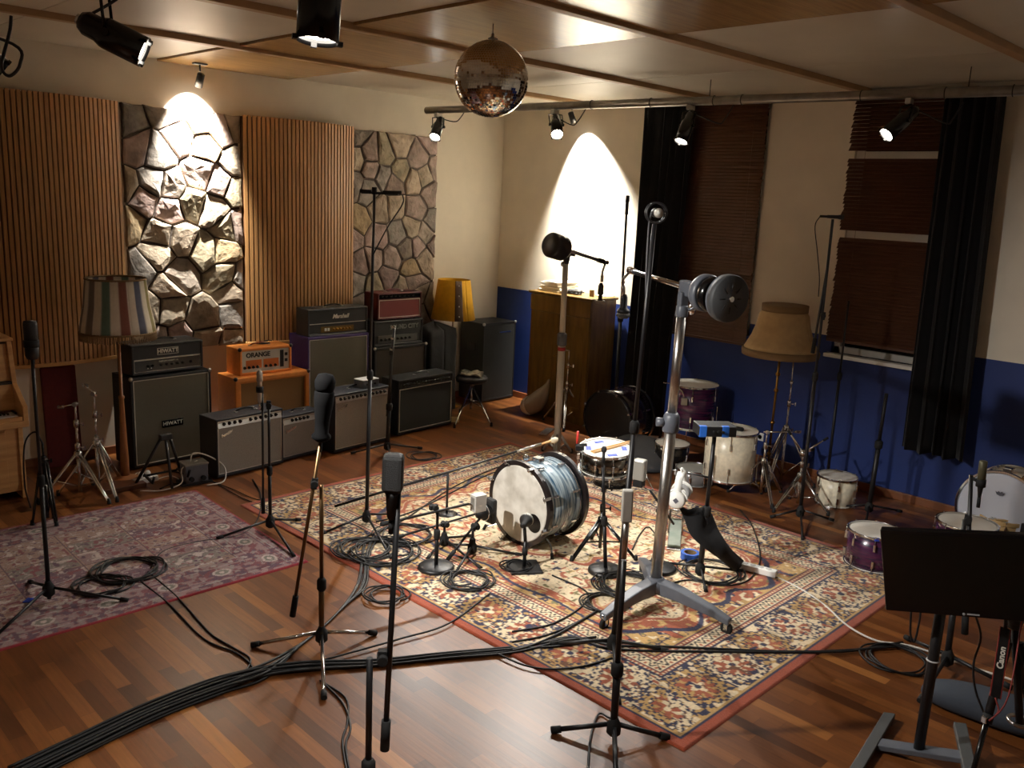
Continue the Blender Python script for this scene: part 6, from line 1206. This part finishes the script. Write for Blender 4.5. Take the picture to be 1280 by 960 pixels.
# mirror ball
D = 5.5; c = dep(614, 99, D); R = 46.5 / FPX * D; r = thing('mirror_ball', 'large mirror ball hanging from the ceiling', 'mirror ball', c - UPZ * R)
mb = MB(); core = MB().ball(c, R * .985, 48, 32); nr = 44; rd = random.Random(2)
for i in range(nr):
    t0, t1 = PI * (i + .04) / nr, PI * (i + .96) / nr; tm = (t0 + t1) / 2; nn = max(4, int(2 * nr * math.sin(tm)))
    for k in range(nn):
        a0, a1 = 2 * PI * (k + .04) / nn, 2 * PI * (k + .96) / nn; P = []
        n_ = V3((math.sin(tm) * math.cos((a0 + a1) / 2), math.sin(tm) * math.sin((a0 + a1) / 2), math.cos(tm))); n_ = (n_ + V3((rd.gauss(0, .008), rd.gauss(0, .008), rd.gauss(0, .008)))).normalized()
        for t, a in ((t0, a0), (t1, a0), (t1, a1), (t0, a1)):
            q = V3((math.sin(t) * math.cos(a), math.sin(t) * math.sin(a), math.cos(t))) * R; q = q - n_ * (q.dot(n_) - R * .9985); P.append(c + q)
        mb.add(P, [(0, 1, 2, 3)])
part(r, 'ball_core', core, M_steel); part(r, 'mirror_tiles', mb, mat('mirror_tile', (225, 222, 216), .03, 1.))
part(r, 'top_cap', MB().lathe(c + UPZ * (R - .004), UPZ, [(.03, 0), (.03, .012), (.008, .02), (.008, .04), (0, .04)], 16), M_steel); part(r, 'hanging_wire', MB().rod(c + UPZ * (R + .03), V3((c.x, c.y, ZC - .03)), .0022, n=6), M_black)

# ================================================================== cables on the floor
rc = random.Random(21)
def cable(label, pts, rad=.0055, group=None, m=None, z=.007, name='audio_cable', k=7):
    P = [(V3((fl(*p[:2]).x, fl(*p[:2]).y, z + (p[2] if len(p) > 2 else 0)))) for p in pts]
    return solo(name, label, 'cable', MB().tube(smooth_path(P, k), rad, 6), m or M_cable, group=group)
RZ = .0175
# thick loom running across the bare floor
trunk = [(20, 975), (95, 938), (190, 893), (270, 862), (330, 843), (390, 836), (470, 831), (560, 822), (640, 815)]
for i in range(15):
    off = (i - 7) * 1.0; lay = i % 3; P = []
    for j, (x, y) in enumerate(trunk):
        w_ = 2.9 if j < 4 else (2.1 if j < 6 else 1.5); p = fl(x, y); t = fl(*trunk[min(j + 1, 8)]) - fl(*trunk[max(j - 1, 0)]); nrm = V3((-t.y, t.x, 0)).normalized()
        P.append(p + nrm * (off * w_ * .0030 + rc.uniform(-.006, .006)) + UPZ * (.008 + .011 * lay * (1 if j < 6 else .6)))
    if i in (1, 4, 6, 9, 12):
        e = [[(700, 806), (745, 800)], [(690, 800), (725, 780), (745, 768)], [(710, 800), (765, 810), (840, 812), (1000, 818), (1120, 812)], [(715, 802), (770, 815), (900, 818), (1050, 818), (1128, 806)], [(690, 812), (740, 806), (800, 808)]][(1, 4, 6, 9, 12).index(i)]
        P += [fl(*q) + UPZ * (RZ + .003 * (i % 3)) for q in e]
        P = [p for p in P]
    elif i % 2 == 0:
        P = P[:5] + [fl(*q) + UPZ * .01 for q in ((372 + i * 1.2, 812 - i), (418 + i, 772 - i), (446 + i * .8, 735), (452 + i * .6, 700), (455 + i, 680))]
        P[-3:] = [p + UPZ * .01 for p in P[-3:]]
    solo('audio_cable', 'black cable running in the thick loom across the bare floor', 'cable', MB().tube(smooth_path(P, 7), .0072, 6), M_cable, group='cables of the thick floor loom')
def coil(label, x, y, R, n, z, squash=1., rad=.0055, m=None):
    c = fl(x, y); P = []
    for i in range(n * 14):
        a = 2 * PI * i / 14; q = R * (1 + .10 * math.sin(i * .37) + rc.uniform(-.02, .02)) - .004 * (i // 14); P.append(V3((c.x + q * math.cos(a) + .02 * math.sin(i * .21), c.y + q * squash * math.sin(a) + .02 * math.cos(i * .17), z + .004 + .0065 * (i // 14) * (.55 + .45 * math.sin(a * .5 + i)))))
    return solo('coiled_cable', label, 'cable', MB().tube(smooth_path(P, 3), rad, 6), m or M_cable)
coil('black cable coiled on the purple rug beside the microphone stand legs', 160, 716, .20, 6, .012); coil('flatter coil of black cable overlapping the purple rug coil', 128, 735, .15, 4, .012)
coil('loose black cable coil under the tall thin stand', 455, 690, .20, 6, RZ); coil('thick coil of black cable between the tall thin stand and the round based stand', 478, 694, .23, 7, RZ); coil('black cable coil on the cream rug behind the broadcast microphone', 506, 672, .21, 5, RZ)
coil('black cable coil at the rug edge in front of the low round based stand', 585, 730, .15, 6, RZ); coil('black cable coil before the square plate of the short stand', 648, 712, .10, 4, RZ)
coil('small black cable coil crossing the rug border near the loom', 483, 747, .12, 4, .014); coil('black cable coil around the round based snare microphone stand', 782, 735, .19, 7, RZ); coil('black cable coil beside the grey wheeled boom leg', 756, 758, .13, 4, RZ)
coil('black cable coil at the feet of the headphone box stand', 890, 718, .20, 4, RZ); coil('black cable loop on the bare floor in front of the monitor stand', 1122, 826, .17, 4, .006)
coil('thin cable coil by the stand between the two large combos', 530, 572, .14, 3, .01)
cable('black cable curving from the purple rug coil to the loom', [(185, 716), (222, 748), (262, 792), (290, 810), (313, 826), (300, 850)]); cable('second black cable curving from the purple rug coil to the loom', [(176, 728), (212, 757), (255, 800), (296, 818), (316, 838), (300, 856)])
cable('black cable lying across the purple rug to the slim microphone stand', [(188, 712), (205, 690), (250, 678), (300, 670), (322, 650), (326, 620), (316, 600)])
cable('black cable hanging off the loom towards the picture bottom', [(404, 855), (428, 880), (438, 910), (432, 935), (440, 980)]); cable('second black cable leaving the loom towards the picture bottom', [(400, 852), (432, 874), (434, 905), (428, 930), (436, 980)])
cable('black cable crossing the rug border in front of the broadcast microphone', [(400, 830), (500, 802), (560, 783), (612, 745)], z=RZ); cable('black cable running along the far rug edge to the mallet tipped arm', [(440, 680), (500, 655), (560, 615), (612, 590), (650, 578)], z=RZ)
cable('black cable winding over the rug behind the bass drum', [(470, 655), (520, 640), (600, 600), (640, 585)], z=RZ); cable('black cable on the rug between the bass drum and the snare stand', [(690, 722), (732, 742), (728, 760), (690, 783), (640, 793)], z=RZ)
cable('black cable swinging from the wheeled boom to the loom', [(740, 770), (715, 784), (680, 798), (640, 806)], z=RZ); cable('black cable lying from the tall room stand towards the rug border', [(765, 826), (730, 836), (690, 840), (655, 835), (620, 820)], z=RZ)
cable('black cable hanging from the front stand onto the bare floor', [(762, 900), (748, 895), (738, 925), (734, 975)], z=.01)
cable('black cable over the rug beside the headphone stand coil', [(830, 735), (860, 728), (900, 735), (935, 728), (950, 700), (940, 660), (925, 640)], z=RZ); cable('black cable between the chrome boom column and the foot pedal', [(790, 690), (800, 670), (812, 662), (830, 690)], z=RZ)
cable('black cable draped over the chrome boom base', [(800, 735), (815, 700), (822, 665)], z=RZ)
cable('white mains cable running from the power strip across the floor', [(968, 722), (1000, 738), (1030, 758), (1060, 785), (1095, 803), (1130, 808), (1165, 818), (1210, 835), (1290, 860)], rad=.0065, m=M_wc, z=.012)
cable('thin grey lead along the floor in front of the combos', [(262, 602), (290, 612), (320, 625), (350, 628)], rad=.004); cable('dark lead from the transformer to the rug corner', [(262, 600), (300, 622), (325, 632), (340, 640)], rad=.004)
cable('white lead joining the power strip and the transformer', [(196, 600), (215, 596), (232, 606)], rad=.004, m=M_wc); cable('white lead rising behind the power strip plugs', [(180, 600), (172, 592), (160, 604)], rad=.004, m=M_wc)
cable('black leads heaped before the tall black cabinet', [(200, 612), (215, 606), (235, 606), (225, 592), (205, 590)], rad=.006)
# ================================================================== view
w = bpy.data.worlds.new('night'); SC.world = w; w.use_nodes = True; w.node_tree.nodes['Background'].inputs[0].default_value = (.01, .012, .02, 1); w.node_tree.nodes['Background'].inputs[1].default_value = .2
SC.view_settings.view_transform = 'Standard'; SC.view_settings.look = 'None'; SC.view_settings.gamma = 1; SC.view_settings.use_curve_mapping = False; SC.view_settings.exposure = 0.0
